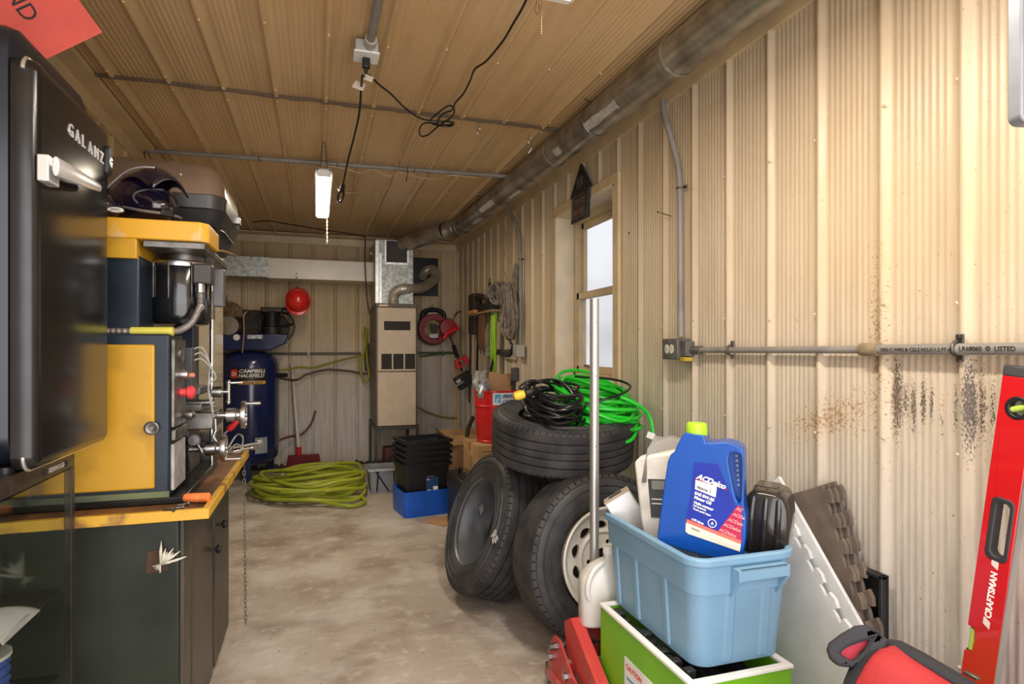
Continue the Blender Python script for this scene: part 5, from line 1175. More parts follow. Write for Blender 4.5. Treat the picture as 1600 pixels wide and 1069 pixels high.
G().box((.783, 1.82, .07), (1.065, 2.05, .10)).obj('cross_frame', mjr, jk, bevel=.003)
G().cyl((.765, 1.97, .21), (1.09, 1.97, .21), .012, n=12).obj('pivot_shaft', dsteel, jk)
for (y, z) in ((2.02, .15), (1.88, .15), (1.76, .10), (1.64, .08), (1.97, .21)): G().cyl((.782, y, z), (.798, y, z), .013, n=6).obj('bolt', steel, jk)
for x in (.815, 1.05):
    o = G().cyl((x-.012, 2.07, .045), (x+.018, 2.07, .045), .045, n=24).obj('caster_wheel', M('grimy_caster', (.22, .17, .13), .5, .3, var=.4, vs=20), jk, bevel=.006)
    G().cyl((x-.022, 2.07, .045), (x+.026, 2.07, .045), .014, n=12).obj('axle', steel, o)
    G().box((x-.02, 2.03, .05), (x+.026, 2.09, .10)).obj('caster_fork', dsteel, jk, bevel=.004)
for x in (.785, ): 
    o = G().cyl((x-.03, 1.50, .04), (x-.008, 1.50, .04), .04, n=24).obj('front_roller', dsteel, jk, bevel=.004)

# ---- white jug
wj = thing('white_jug', 'translucent white plastic jug wedged between the pole and the blue tote', 'jug', (.90, 1.86, .345))
mj = basis((.922, 1.885, .312), (.98, -.2, 0), (.2, .98, 0))
mwj = M('milky_plastic', (.66, .66, .63), .35, var=.03)
g = G(mj); lo = []
for z, wx, wy2, ox in ((0, .068, .042, 0), (.008, .075, .048, 0), (.13, .075, .048, 0), (.165, .070, .045, 0), (.195, .050, .036, .01), (.212, .030, .026, .02), (.22, .018, .018, .028), (.24, .018, .018, .028)):
    lo.append([(ox+wx*math.copysign(abs(math.cos(a))**.55, math.cos(a)), wy2*math.copysign(abs(math.sin(a))**.55, math.sin(a)), z) for a in [2*PI*k/32 for k in range(32)]])
g.loft(lo); g.obj('bottle', mwj, wj, sm=60)
G(mj).tube(smooth_path([(.0, -.025, .212), (-.035, -.045, .195), (-.055, -.052, .16), (-.058, -.050, .12), (-.05, -.047, .10)]), .009, 10).obj('grip', mwj, wj)
G(mj).cyl((.028, 0, .236), (.028, 0, .262), .021, n=20).obj('cap', white, wj)

# ---- green box under the tote
gbx = thing('green_box', 'lime green open box with white rim carrying the light blue tote', 'box', (1.02, 1.53, 0))
GX0, GX1, GY0, GY1, GZ = .868, 1.172, 1.28, 1.78, .425
mgb = M('lime_green_plastic', (.15, .42, .015), .4, var=.06)
G().prism([(GX0, GY0), (GX1, GY0), (GX1, GY1), (GX0, GY1)], 0, GZ-.008, None, [[(GX0+.016, GY0+.016), (GX1-.016, GY0+.016), (GX1-.016, GY1-.016), (GX0+.016, GY1-.016)]]).obj('outer_wall', mgb, gbx, bevel=.004)
G().prism([(GX0-.003, GY0-.003), (GX1+.003, GY0-.003), (GX1+.003, GY1+.003), (GX0-.003, GY1+.003)], GZ-.008, GZ+.002, None, [[(GX0+.017, GY0+.017), (GX1-.017, GY0+.017), (GX1-.017, GY1-.017), (GX0+.017, GY1-.017)]]).obj('white_rim', white, gbx, bevel=.002)
G().box((GX0+.01, GY0+.01, .02), (GX1-.01, GY1-.01, .30)).obj('inner_floor', white, gbx)
lb = G().box((GX0-.0015, 1.455, .13), (GX0-.0002, 1.615, .335)).obj('label', M('label_paper', (.74, .75, .76), .5), gbx)
mrd = M('print_red', (.60, .05, .04), .5); mtl = M('print_teal', (.10, .35, .40), .5)
g = G(basis((GX0-.002, 1.605, .305), (0, -1, 0), (0, 0, 1))); g.text('CAUTION', Matrix.Identity(4), .020, .0003, .0004); g.obj('label_heading', mrd, lb, sm=0)
g = G()
for i in range(5): g.box((GX0-.0022, 1.52, .275-.018*i), (GX0-.0016, 1.600-.01*(i % 2), .283-.018*i))
g.obj('label_print', mtl, lb)
# bottles in the green box
random.seed(6)
lbl = ['dark bottle lying in the green box under the tote, at its front left', 'dark bottle lying in the green box under the tote, at its front middle', 'dark bottle lying in the green box under the tote, at its front right']
for i in range(3):
    x = .925+.085*i; t = thing('dark_bottle', lbl[i], 'bottle', (x, 1.33, .37), 0, 'bottles in the green box')
    G().tube([(x, 1.305, .345), (x+.006, 1.50, .36)], .034, 14).obj('bottle_body', M('bottle_black', (.02, .02, .025), .3), t)
    G().cyl((x, 1.302, .345), (x-.001, 1.294, .345), .014, n=12).obj('cap', (M('amber_cap', (.4, .2, .05), .4), steel, M('blue_cap', (.05, .2, .45), .4))[i], t)
g = G(); random.seed(2)
for i in range(14): y = 1.34+.03*i; g.cbox((GX0+.030+.006*random.random(), y, .385+.02*random.random()), (.026, .024, .05))
tag(g.obj('tool_roll', M('case_black', (.014, .014, .015), .45), bevel=.003), 'black clips and fasteners along the left inner edge of the green box', 'fasteners', None, 'stuff')

# ---- light blue tote
tt = thing('blue_tote', 'light blue storage tote with a handle, full of bottles, standing on the green box', 'tote', (1.05, 1.56, .43))
TX0, TX1, TY0, TY1, TZ0, TZ1 = .891, 1.216, 1.30, 1.826, .428, .716
mto = M('light_blue_tote', (.20, .36, .52), .42, col2=(.165, .315, .47), vs=4, bump=.04, bs=25)
cxx, cyy = (TX0+TX1)/2, (TY0+TY1)/2; W_, D_ = TX1-TX0, TY1-TY0
G().taper((cxx, cyy), (W_-.055, D_-.062), (W_-.018, D_-.018), TZ0, TZ1-.012, .045, 6, hollow=.005).obj('tub', mto, tt, sm=40)
G().taper((cxx, cyy), (W_-.026, D_-.028), (W_-.008, D_-.008), TZ1-.085, TZ1-.012, .05, 6).b.free()
def rrect(w, d, r, n=7): return [(cxx+sx*(w/2-r)+r*math.cos(R(a0+90*k/n)), cyy+sy*(d/2-r)+r*math.sin(R(a0+90*k/n))) for (sx, sy, a0) in ((1, 1, 0), (-1, 1, 90), (-1, -1, 180), (1, -1, 270)) for k in range(n+1)]
G().prism(rrect(W_+.010, D_+.010, .058), TZ1-.022, TZ1, None, [rrect(W_-.028, D_-.028, .042)]).obj('rim', mto, tt, bevel=.005, seg=3)
g = G(); g.loft([[(x, y, TZ1-.095) for x, y in rrect(W_-.016, D_-.016, .05)], [(x, y, TZ1-.020) for x, y in rrect(W_-.008, D_-.008, .052)], [(x, y, TZ1-.020) for x, y in rrect(W_-.024, D_-.024, .048)], [(x, y, TZ1-.095) for x, y in rrect(W_-.046, D_-.048, .045)]], False, False)
g.loft([[(x, y, TZ1-.095) for x, y in rrect(W_-.016, D_-.016, .05)], [(x, y, TZ1-.095) for x, y in rrect(W_-.052, D_-.054, .05)]], False, False); g.obj('upper_band', mto, tt)
# vertical ribs on the sides
for (y) in (1.46, 1.62, 1.74):
    x = lambda z: TX0+.0275-.0185*(z-TZ0)/(TZ1-TZ0)
    G().loft([[(x(TZ0)-.001, y-.014, TZ0+.01), (x(TZ0)-.006, y-.008, TZ0+.01), (x(TZ0)-.006, y+.008, TZ0+.01), (x(TZ0)-.001, y+.014, TZ0+.01)], [(x(.62)-.001, y-.014, .622), (x(.62)-.006, y-.008, .622), (x(.62)-.006, y+.008, .622), (x(.62)-.001, y+.014, .622)]]).obj('side_rib', mto, tt)
yf = lambda z: TY0+.031-.022*(z-TZ0)/(TZ1-TZ0)
for x0 in (1.055-.045, 1.055+.065):
    G().loft([[(x0-.016, yf(TZ0)-.001, TZ0+.01), (x0-.010, yf(TZ0)-.006, TZ0+.01), (x0+.010, yf(TZ0)-.006, TZ0+.01), (x0+.016, yf(TZ0)-.001, TZ0+.01)], [(x0-.016, yf(.66)-.001, .66), (x0-.010, yf(.66)-.006, .66), (x0+.010, yf(.66)-.006, .66), (x0+.016, yf(.66)-.001, .66)]]).obj('side_rib', mto, tt)
# handle: two brackets and a grip bar
hz1 = TZ1-.026
hd = G().box((1.005, TY0-.030, hz1-.030), (1.155, TY0-.020, hz1)).box((1.005, TY0-.030, hz1-.006), (1.155, TY0+.02, hz1)).obj('handle_bar', mto, tt, bevel=.003)
for x0 in (1.002, 1.150): G().prism([(TY0+.012, hz1), (TY0-.030, hz1), (TY0-.030, hz1-.03), (TY0+.018, hz1-.09)], x0, x0+.008, Matrix(((0, 0, 1, 0), (1, 0, 0, 0), (0, 1, 0, 0), (0, 0, 0, 1)))).obj('handle_bracket', mto, tt, bevel=.002)

# ---- motor oil jug
moj = M('oil_jug_blue', (.004, .068, .36), .28, var=.05, coat=.2)
sight = Vector((.574, .819, 0)); rgt = Vector((.819, -.574, 0)); nj = (-sight*math.cos(R(9))-rgt*math.sin(R(9))).normalized()
xj = Vector((0, 0, 1)).cross(nj).normalized(); rollj = R(-5)
xv = xj*math.cos(rollj)+Vector((0, 0, 1))*math.sin(rollj); yv = nj.cross(xv)
jb = pD(1028, 846, 1.70)
mo = basis(jb, xv, yv)        # local x right, y up, z to the camera
oj = thing('motor_oil_jug', 'blue motor oil jug with lime green cap leaning in the light blue tote', 'jug', jb)
S = 1.64/950      # metres per photo pixel on the jug
def J(u, v):        # jug drawing coords from the 4x zoom of the label side
    du, dv = (u-430)/4, (850-v)/4
    c, s = math.cos(rollj), math.sin(rollj)
    return ((du*c-dv*s*-1*-1)*S*1.0 if False else (du*c+(-dv)*(-s)*-1*-1)*S, 0)
def JJ(u, v):
    du, dv = (u-430)/4.0*S*1.0, (850-v)/4.0*S
    c, s = math.cos(-rollj), math.sin(-rollj)
    return (du*c-dv*s, du*s+dv*c)
out_px = [(425, 820), (440, 700), (470, 480), (492, 330), (512, 282), (535, 262), (556, 210), (585, 155), (596, 138), (716, 150), (722, 165), (728, 194), (770, 192), (850, 180), (900, 192), (940, 212), (952, 240), (954, 400), (952, 560), (966, 640), (962, 760), (946, 880), (930, 905), (760, 905), (600, 885), (480, 862), (440, 846)]
hole_px = [(872, 245), (905, 238), (932, 250), (938, 300), (938, 420), (935, 520), (925, 560), (905, 520), (885, 430), (868, 340), (862, 280)]
g = G(mo); g.prism([JJ(*p) for p in out_px], -.088, 0, None, [[JJ(*p) for p in hole_px]])
g.obj('jug_body', moj, oj, bevel=.014, seg=4, sm=50)
G(mo).prism([JJ(*p) for p in hole_px], -.05, -.04).obj('handle_recess', moj, oj)
cpx = JJ(657, 140)
g = G(mo @ Matrix.Translation((cpx[0], cpx[1], -.044)) @ Matrix.Rotation(R(-90), 4, 'X') @ Matrix.Rotation(0, 4, 'Y'))
mcapj = M('lime_cap', (.33, .58, .02), .4)
capm = mo @ basis((cpx[0], cpx[1]-.004, -.044), (1, 0, 0), (0, 0, -1)); capm = capm @ Matrix.Rotation(R(-10), 4, 'Z') @ Matrix.Rotation(R(-4), 4, 'Y')
G(capm).lathe([(.0295, -.004), (.0295, .006), (.0285, .014), (.0265, .027), (.0235, .030), (.001, .030)], None, 32, True, True).obj('cap', mcapj, oj)
# label
zl = .0008
lab_px = [(655, 318), (800, 318), (905, 560), (940, 590), (940, 800), (930, 845), (620, 775), (604, 765), (606, 690), (640, 500)]
jl = G(mo).prism([JJ(*p) for p in lab_px], 0, zl).obj('label', M('label_deep_blue', (.010, .030, .33), .3), oj)
mcrim = M('label_crimson', (.42, .015, .07), .4)
G(mo).prism([JJ(*p) for p in ((612, 678), (612, 690), (938, 795), (940, 570), (918, 562), (800, 735))], zl, zl+.0004).obj('crimson_wedge', mcrim, jl)
G(mo).prism([JJ(*p) for p in ((612, 685), (612, 705), (935, 798), (938, 775))], zl+.0004, zl+.0008).obj('salmon_stripe', M('label_salmon', (.72, .16, .12), .4), jl)
G(mo).prism([JJ(*p) for p in ((608, 705), (936, 798), (930, 843), (622, 775), (605, 762))], zl+.0004, zl+.0009).obj('cream_strip', M('label_cream', (.68, .64, .54), .5), jl)
wtm = M('label_white', (.85, .85, .82), .5)
def jt(s, u, v, px, mat=wtm, rot=-14, bold=.0002, shear=0, nm='lettering', z=.0012):
    p = JJ(u, v); mm = mo @ Matrix.Translation((p[0], p[1], zl+z)) @ Matrix.Rotation(R(rot-3)-rollj, 4, 'Z')
    return G(mm).text(s, Matrix.Identity(4), px/4*S*.80, .0002, bold*.9, shear).obj(nm, mat, jl, sm=0)
jt('ACDelco', 672, 418, 58, shear=.3, bold=.0010)
G(mo).prism([JJ(*p) for p in ((668, 418), (668, 424), (858, 474), (858, 468))], zl+.0004, zl+.0008).obj('red_rule', mcrim, jl)
G(mo).prism([JJ(*p) for p in ((667, 428), (796, 457), (788, 527), (664, 487))], zl+.0004, zl+.0010).obj('white_panel', wtm, jl)
jt('dexos 1', 672, 478, 36, M('print_dark', (.02, .02, .03), .5), bold=.0003, z=.0013)
jt('SAE 0W-20', 660, 518, 32, bold=.0006); jt('Motor Oil', 658, 545, 32, bold=.0006); jt('Huile moteur', 655, 576, 28, bold=.0005)
jt('Full Synthetic', 652, 594, 19, bold=.0003); jt('Toute synthétique', 650, 614, 19, bold=.0003); jt('4.73 Litres', 642, 683, 22, bold=.0004)
jt('19430450', 636, 738, 18, M('print_dark', (.02, .02, .03), .5), bold=.0001)
for i, (u, v, n_) in enumerate(((905, 588, 2), (885, 624, 4), (858, 660, 6), (832, 694, 7), (806, 730, 8))):
    jt('ACDelco'[:n_], u, v, 34, M('label_pink', (.80, .30, .30), .5), shear=.3, bold=.0004)
cpj = JJ(768, 690); g = G(mo @ Matrix.Translation((cpj[0], cpj[1], zl+.0008))); g.ringlathe([(.0095, 0), (.0115, 0), (.0115, .0004), (.0095, .0004)], None, 28); g.prism([(-.004, -.003), (.004, -.003), (0, .005)], 0, .0004); g.obj('seal', wtm, jl)
g = G(mo)
for i in range(7): p = JJ(895+i*2, 272+i*30); g.box((p[0], p[1]-.004, -.0385), (p[0]+.006, p[1]+.003, -.0375))
g.obj('level_ticks', M('tick_pale', (.25, .45, .8), .4), oj)
# ---- other containers in the tote
wbx = thing('white_container', 'scuffed white plastic container with a dark label behind the blue oil jug', 'container', (1.0, 1.6, .5))
p0 = pD(1004, 842, 1.84); xw = (rgt*math.cos(R(28))+sight*math.sin(R(28))*-1*-1).normalized(); 
mwb = basis(p0, rgt*.96+sight*-.28+Vector((0, 0, .0)), Vector((-.05, .05, 1)))
mwb = mwb @ Matrix.Rotation(R(5), 4, 'Z') @ Matrix.Scale(1.12, 4)
G(mwb).prism([(0, -.04), (.15, -.04), (.145, .228), (.13, .238), (.012, .222), (-.008, .205)], -.11, 0).obj('container_body', M('scuffed_white', (.66, .64, .60), .45, var=.14, vs=14), wbx, bevel=.010, seg=3)
G(mwb).box((.030, .06, 0), (.14, .162, .0015)).obj('dark_label', M('label_charcoal', (.05, .06, .07), .4), wbx)
G(mwb).box((.040, .135, .0016), (.13, .158, .0024)).obj('grey_panel', M('grey_print', (.22, .22, .22), .5), wbx)
for k in range(2): G(mwb).box((.036, .108-.012*k, .0016), (.08, .110-.012*k, .0024)).obj('print_line', wtm, wbx)
sbx = thing('silver_pouch', 'silver and beige carton lying at the left end of the blue tote', 'carton', (.95, 1.7, .6))
ps = pD(975, 795, 1.96); mss = basis(ps, (.80, -.35, .55), (-.45, .25, .85)) 
G(mss).box((-.045, -.10, -.05), (.045, .045, .01)).obj('carton_body', M('silver_card', (.60, .60, .62), .35, .2), sbx, bevel=.004)
G(mss).box((-.045, .043, -.05), (.045, .048, .011)).obj('beige_end', M('beige_card', (.40, .33, .26), .7), sbx)
G(mss).box((-.025, .0485, -.035), (.02, .0495, -.010)).obj('end_print', M('print_dark', (.02, .02, .03), .5), sbx)
bkj = thing('black_jug', 'ribbed black plastic oil drain container in the right side of the blue tote', 'container', (1.15, 1.45, .5))
pb = pD(1192, 862, 1.665); mbj = basis(pb, rgt*.97+sight*-.24, (0, 0, 1)) @ Matrix.Rotation(R(-3), 4, 'Z') @ Matrix.Scale(.89, 4)
mgb2 = M('glossy_black_brown', (.020, .017, .015), .22, coat=.3)
g = G(mbj); lo = []
for z, s_ in ((-.19, .90), (-.16, .98), (-.02, 1.0), (-.004, .97), (.004, .90)):
    lo.append([(.070*s_*x, (.105*s_*y+.080), z) for x, y in [(math.copysign(abs(math.cos(a))**.5, math.cos(a))*(1-.10*max(0, math.sin(a))), math.copysign(abs(math.sin(a))**.55, math.sin(a))) for a in [2*PI*k/40 for k in range(40)]]])
g.loft(lo); g.obj('container_body', mgb2, bkj, sm=60)
for k in range(3): x = -.038+.038*k; G(mbj).tube(smooth_path([(x, -.0, .002), (x, .05, .006), (x, .12, .006), (x*.93, .168, -.006), (x*.9, .181, -.04)]), .009, 8).obj('rib', mgb2, bkj)
G(mbj).box((-.05, .16, -.17), (.03, .186, -.06)).obj('moulded_top', mgb2, bkj, bevel=.01)
tb_ = thing('grey_bag', 'crumpled grey sheet sticking up behind the white container in the tote', 'sheet', (1.1, 1.7, .7))
pg = pD(1045, 690, 1.85); g = G(); random.seed(1)
g.loft([[pg+Vector((-.09+.045*i, .0+.01*random.random(), -.12)) for i in range(5)], [pg+Vector((-.07+.04*i, .01*random.random(), -.02+.012*i*(4-i)*.4)) for i in range(5)], [pg+Vector((-.03+.03*i, .03, .012*random.random()+.005)) for i in range(5)]], False, False, False)
o = g.obj('sheet', M('grey_crumple', (.25, .24, .23), .6), tb_, normals=False); o.modifiers.new('s', 'SOLIDIFY').thickness = .003

# ============================================================ RIGHT WALL FOREGROUND
def puzzle(size, nt, left=True):
    """square outline with interlocking teeth on two sides (top and right)"""
    s = size; pts = [(0, 0), (s, 0)]
    step = s/nt
    for k in range(nt):      # right edge upwards
        y = k*step; pts += [(s, y+step*.25), (s+.020, y+step*.15), (s+.024, y+step*.5), (s+.020, y+step*.85), (s, y+step*.75)]
    pts += [(s, s)]
    for k in range(nt):      # top edge leftwards
        x = s-k*step; pts += [(x-step*.25, s), (x-step*.18, s+.018), (x-step*.5, s+.024), (x-step*.82, s+.018), (x-step*.75, s)]
    pts += [(0, s)]; return pts
def mat_plane(A, Bp, nrm_x, name, mat, label, size, nt, th, teeth=True):
    x = (Bp-A).normalized()      # along the edge going to the lower right
    return x
mwm = M('white_foam_mat', (.60, .61, .62), .75, var=.05, vs=10, bump=.35, bs=260)
mdm = M('brown_grey_foam_mat', (.13, .10, .08), .8, var=.3, vs=9, bump=.2, bs=120)
def mat_obj(corner, down_right, size, nt, th, mat, name, label, group, teeth=True, lean=.14):
    # corner = top corner, in a plane leaning on the right wall; +x of the mat runs along down_right (Y,Z)
    dy, dz = down_right; L_ = math.hypot(dy, dz); dy /= L_; dz /= L_
    X_of = lambda z: lean       # slope dX/dZ
    x = Vector((lean*dz, dy, dz)).normalized()
    n = Vector((-1, 0, lean)).normalized()
    y = n.cross(x)     # perpendicular in plane
    m_ = basis(corner, x, y)
    # corner is the (0, size) vertex -> shift
    pts = puzzle(size, nt) if teeth else [(0, 0), (size, 0), (size, size), (0, size)]
    g = G(m_ @ Matrix.Translation((-0, -size, 0))); g.prism(pts, -th, 0); o = g.obj(name, mat, bevel=.002)
    return tag(o, label, 'foam mat', group)
A1 = pX(1216, 744, 1.44); B1 = pX(1343, 980, 1.385)
mat_obj(A1, ((B1-A1).y, (B1-A1).z), .60, 8, .012, mwm, 'foam_floor_mat', 'white textured foam mat leaning on its corner against the right wall, outermost', 'foam mats', False)
A2 = pX(1228, 815, 1.395); 
mat_obj(A2, ((B1-A1).y, (B1-A1).z), .60, 8, .012, mwm, 'foam_floor_mat', 'white foam mat with notched edge, nearest the blue tote', 'foam mats', True)
for i, (u, v_, X) in enumerate(((1294, 756, 1.497), (1303, 752, 1.512), (1285, 758, 1.482))):
    A = pX(u, v_, X); m_o = mat_obj(A+Vector((0, .0, 0)), (-.40-.02*i, -.90), .52, 7, .012, mdm, 'foam_floor_mat', ['middle brown grey puzzle edged foam mat leaning on the right wall', 'rearmost brown grey puzzle edged foam mat, touching the right wall', 'front brown grey puzzle edged foam mat, directly behind the white mats'][i], 'foam mats', True, .10)
    
# black tray on the wall foot
tr = thing('black_tray', 'black rubber boot tray standing upright against the right wall behind the foam mats', 'tray', (1.50, 1.6, 0))
mtr = M('tray_black', (.016, .017, .020), .4, var=.3)
TYa, TYb, TZt = 1.295, 1.95, .612
G().box((1.512, TYa, .0), (1.518, TYb, TZt)).obj('tray_base', mtr, tr)
for lo, hi in (((1.492, TYa, 0), (1.512, TYa+.012, TZt)), ((1.492, TYb-.012, 0), (1.512, TYb, TZt)), ((1.492, TYa, TZt-.012), (1.512, TYb, TZt)), ((1.492, TYa, 0), (1.512, TYb, .012))): G().box(lo, hi).obj('tray_edge', mtr, tr, bevel=.003)
G().tube([(1.508, TYa+.05, .02), (1.508, TYa+.05, TZt-.08), (1.508, TYa+.10, TZt-.05), (1.508, TYb-.05, TZt-.05)], .005, 6).obj('tray_ridge', mtr, tr)

# ---- spirit level
lv = thing('spirit_level', 'long red box beam spirit level leaning on the right wall at the picture edge', 'level', (1.5, 1.1, 0))
pt_, pb_ = pX(1579, 578, 1.49), pX(1510, 1069, 1.47)
ydir = (pt_-pb_).normalized(); base = pb_-ydir*(pb_.z/ydir.z)
xl_ = Vector((0, -1, 0)); xl_ = (xl_-ydir*xl_.dot(ydir)).normalized(); ml_ = basis(base, xl_, ydir)
Ln = (pt_-base).length; Wd = .070; Th = .024
mlr = M('level_red', (.52, .010, .014), .22, var=.03, coat=.5)
def rrp(x0, x1, y0, y1, r, n=5): return [(cx_+r*math.cos(R(a0+90*k/n)), cy_+r*math.sin(R(a0+90*k/n))) for cx_, cy_, a0 in ((x1-r, y1-r, 0), (x0+r, y1-r, 90), (x0+r, y0+r, 180), (x1-r, y0+r, 270)) for k in range(n+1)]
def Lp(v): return Ln*(1-(v-578)/(1069-578)*((pt_-pb_).length/Ln))
hy0, hy1 = Lp(853), Lp(768); vy0, vy1 = Lp(1010), Lp(970); ry = Lp(630)
outer = [(0, .02), (Wd, .02), (Wd, Ln-.012), (0, Ln-.012), (0, vy1), (.016, vy1-.002), (.020, (vy0+vy1)/2), (.016, vy0+.002), (0, vy0)]
G(ml_).prism(outer, 0, Th, None, [rrp(.022, .058, hy0, hy1, .014), [(.040+.020*math.cos(t), ry+.020*math.sin(t)) for t in [2*PI*k/20 for k in range(20)]]]).obj('beam', mlr, lv, bevel=.0015)
G(ml_).box((Wd-.0005, .02, .002), (Wd+.0025, Ln-.012, Th-.002)).obj('machined_edge', alum, lv)
G(ml_).box((.0, 0, 0), (Wd, .021, Th)).obj('end_cap', black, lv, bevel=.003); G(ml_).box((-.001, Ln-.013, -.001), (Wd+.001, Ln+.012, Th+.001)).obj('end_cap', M('level_cap', (.05, .05, .055), .5), lv, bevel=.004)
G(ml_).prism(rrp(.014, .064, hy0-.008, hy1+.008, .016), -.001, Th+.002, None, [rrp(.026, .054, hy0+.004, hy1-.004, .012)]).obj('hand_grip', M('grip_charcoal', (.03, .03, .033), .5), lv, bevel=.003)
g = G(ml_); n_ = 24; g.prism([(.040+.026*math.cos(2*PI*k/n_), ry+.026*math.sin(2*PI*k/n_)) for k in range(n_)], -.001, Th+.002, None, [[(.040+.017*math.cos(2*PI*k/n_), ry+.017*math.sin(2*PI*k/n_)) for k in range(n_)]]); vr = g.obj('vial_ring', black, lv, bevel=.002)
mvl = M('vial_green', (.45, .62, .10), .1, var=.05, coat=.5)
G(ml_).cyl((.024, ry-.006, Th*.6), (.056, ry+.006, Th*.6), .0075, n=14).obj('vial', mvl, vr)
G(ml_).prism([(.04+.018*math.cos(2*PI*k/n_), ry+.018*math.sin(2*PI*k/n_)) for k in range(n_)], Th*.2, Th*.3).obj('vial_backing', M('vial_pale', (.6, .6, .5), .4), vr)
vc = (vy0+vy1)/2; g = G(ml_); g.tube(smooth_path([(.0, vy1+.002, Th/2), (.018, vy1-.001, Th/2), (.023, vc, Th/2), (.018, vy0+.001, Th/2), (0, vy0-.002, Th/2)]), .006, 8); vs_ = g.obj('vial_saddle', black, lv)
G(ml_).cyl((.010, vy0+.004, Th/2), (.010, vy1-.004, Th/2), .0085, n=16).obj('vial', mvl, vs_)
mm = ml_ @ Matrix.Translation((.047, Lp(945), Th+.0006)) @ Matrix.Rotation(R(90), 4, 'Z')
G(mm).text('CRAFTSMAN', Matrix.Identity(4), .0190, .0003, .0006).obj('lettering', wtm, lv, sm=0)
for x0_ in (-.024, .116):
    g = G(mm); g.box((x0_+.002, 0, 0), (x0_+.016, .001, .0005))
    for k in range(5): g.prism([(x0_+.0035*k, 0), (x0_+.002+.0035*k, 0), (x0_+.010+.0035*k, .0145), (x0_+.008+.0035*k, .0145)], 0, .0006)
    g.obj('logo_bars', wtm, lv)

# ---- tool bag on a box
bg_ = thing('tool_bag', 'red and black zippered tool bag at the bottom right, before the foam mats', 'bag', (1.10, .75, .348))
mbr = M('bag_red_canvas', (.50, .04, .042), .7, col2=(.38, .022, .03), vs=6, bump=.2, bs=150); mbb_ = M('bag_black_canvas', (.028, .029, .036), .75, bump=.25, bs=160)
def sect(y, w, h, z0, xc, sag=0):
    out = []
    for k in range(24):
        a = 2*PI*k/24; cx_ = math.copysign(abs(math.cos(a))**.75, math.cos(a)); sz = math.copysign(abs(math.sin(a))**.7, math.sin(a))
        top = sz > 0; out.append((xc+w/2*cx_*(1-.38*max(0, sz)), y, z0+h/2+h/2*sz-sag*max(0, sz)))
    return out
bx = 1.10
ZB = .348
G().loft([sect(y, w_, h_, ZB, bx, s_) for y, w_, h_, s_ in ((.945, .245, .295, .0), (.92, .262, .303, -.002), (.88, .28, .304, .006), (.78, .29, .300, .012), (.66, .30, .302, .008), (.52, .29, .295, 0), (.45, .27, .27, 0))]).obj('canvas_body', mbr, bg_, sm=70)
G().loft([sect(y, w_, h_, ZB, bx) for y, w_, h_ in ((.995, .12, .22), (.988, .18, .265), (.965, .232, .292), (.935, .258, .302))]).obj('end_panel', mbb_, bg_, sm=70)
G().loft([[(bx-.008, y, ZB+z_-.006), (bx-.003, y, ZB+z_+.003), (bx+.023, y, ZB+z_+.001), (bx+.028, y, ZB+z_-.008)] for y, z_ in ((.965, .294), (.93, .305), (.88, .304), (.78, .296), (.66, .300), (.52, .298), (.45, .275))]).obj('zipper_band', mbb_, bg_, sm=70)
ctr_ = (1335, 1008); sg2 = Vector(ray(*ctr_)).normalized(); rg2 = Vector((sg2.y, -sg2.x, 0)).normalized(); up2 = rg2.cross(sg2)
mlp = basis(pD(*ctr_, 1.235), rg2, up2); kk = 1.235/950*1.12
Lq_ = lambda u, v: ((u-ctr_[0])*kk, (ctr_[1]-v)*kk)
o_ = [(1376, 993), (1364, 984), (1349, 978), (1335, 983), (1318, 997), (1303, 1012), (1300, 1022), (1304, 1033), (1314, 1040), (1330, 1038), (1345, 1033), (1360, 1022), (1372, 1006)]
h_ = [(1354, 997), (1340, 1004), (1326, 1013), (1316, 1023), (1323, 1026), (1331, 1030), (1339, 1021), (1347, 1011)]
G(mlp).prism([Lq_(*p) for p in o_], -.035, 0, None, [[Lq_(*p) for p in h_]]).obj('loop_handle', mbb_, bg_, bevel=.007, seg=3, sm=60)
G(mlp).prism([Lq_(*p) for p in h_], -.026, -.020).obj('red_lining', M('bag_red_lining', (.55, .03, .06), .6), bg_)
G().cbox((bx+.035, .80, ZB+.300), (.010, .026, .006)).obj('zip_pull', dsteel, bg_, bevel=.002)
bs_ = G().box((.985, .46, 0), (1.28, .97, .346)).obj('storage_box', M('box_charcoal', (.05, .05, .055), .6), None, bevel=.01); tag(bs_, 'charcoal storage box under the red tool bag', 'box')

# ---- conduit and outlet boxes on the right wall
mcon = M('grey_pvc_conduit', (.22, .205, .185), .45, var=.15, vs=8)
rc_ = thing('electrical_conduit', 'grey plastic conduit along the right wall with printed lettering and outlet box', 'conduit', (1.50, 1.5, 1.24))
G().cyl((1.508, 2.20, 1.242), (1.508, 1.335, 1.243), .0115, n=16).obj('thin_run', mcon, rc_)
G().cyl((1.508, 1.335, 1.243), (1.508, -.6, 1.248), .0145, n=18).obj('thick_run', mcon, rc_)
G().cyl((1.508, 1.375, 1.243), (1.508, 1.318, 1.243), .019, n=18).obj('coupling', M('coupling_brown', (.20, .15, .09), .5, var=.4, vs=20), rc_)
p_ = smooth_path([(1.468, 2.38, 2.36), (1.475, 2.372, 2.28), (1.495, 2.345, 2.16), (1.508, 2.315, 2.03), (1.508, 2.305, 1.85), (1.508, 2.302, 1.6), (1.508, 2.30, 1.30)])
G().tube(p_, .0135, 14).obj('riser', mcon, rc_)
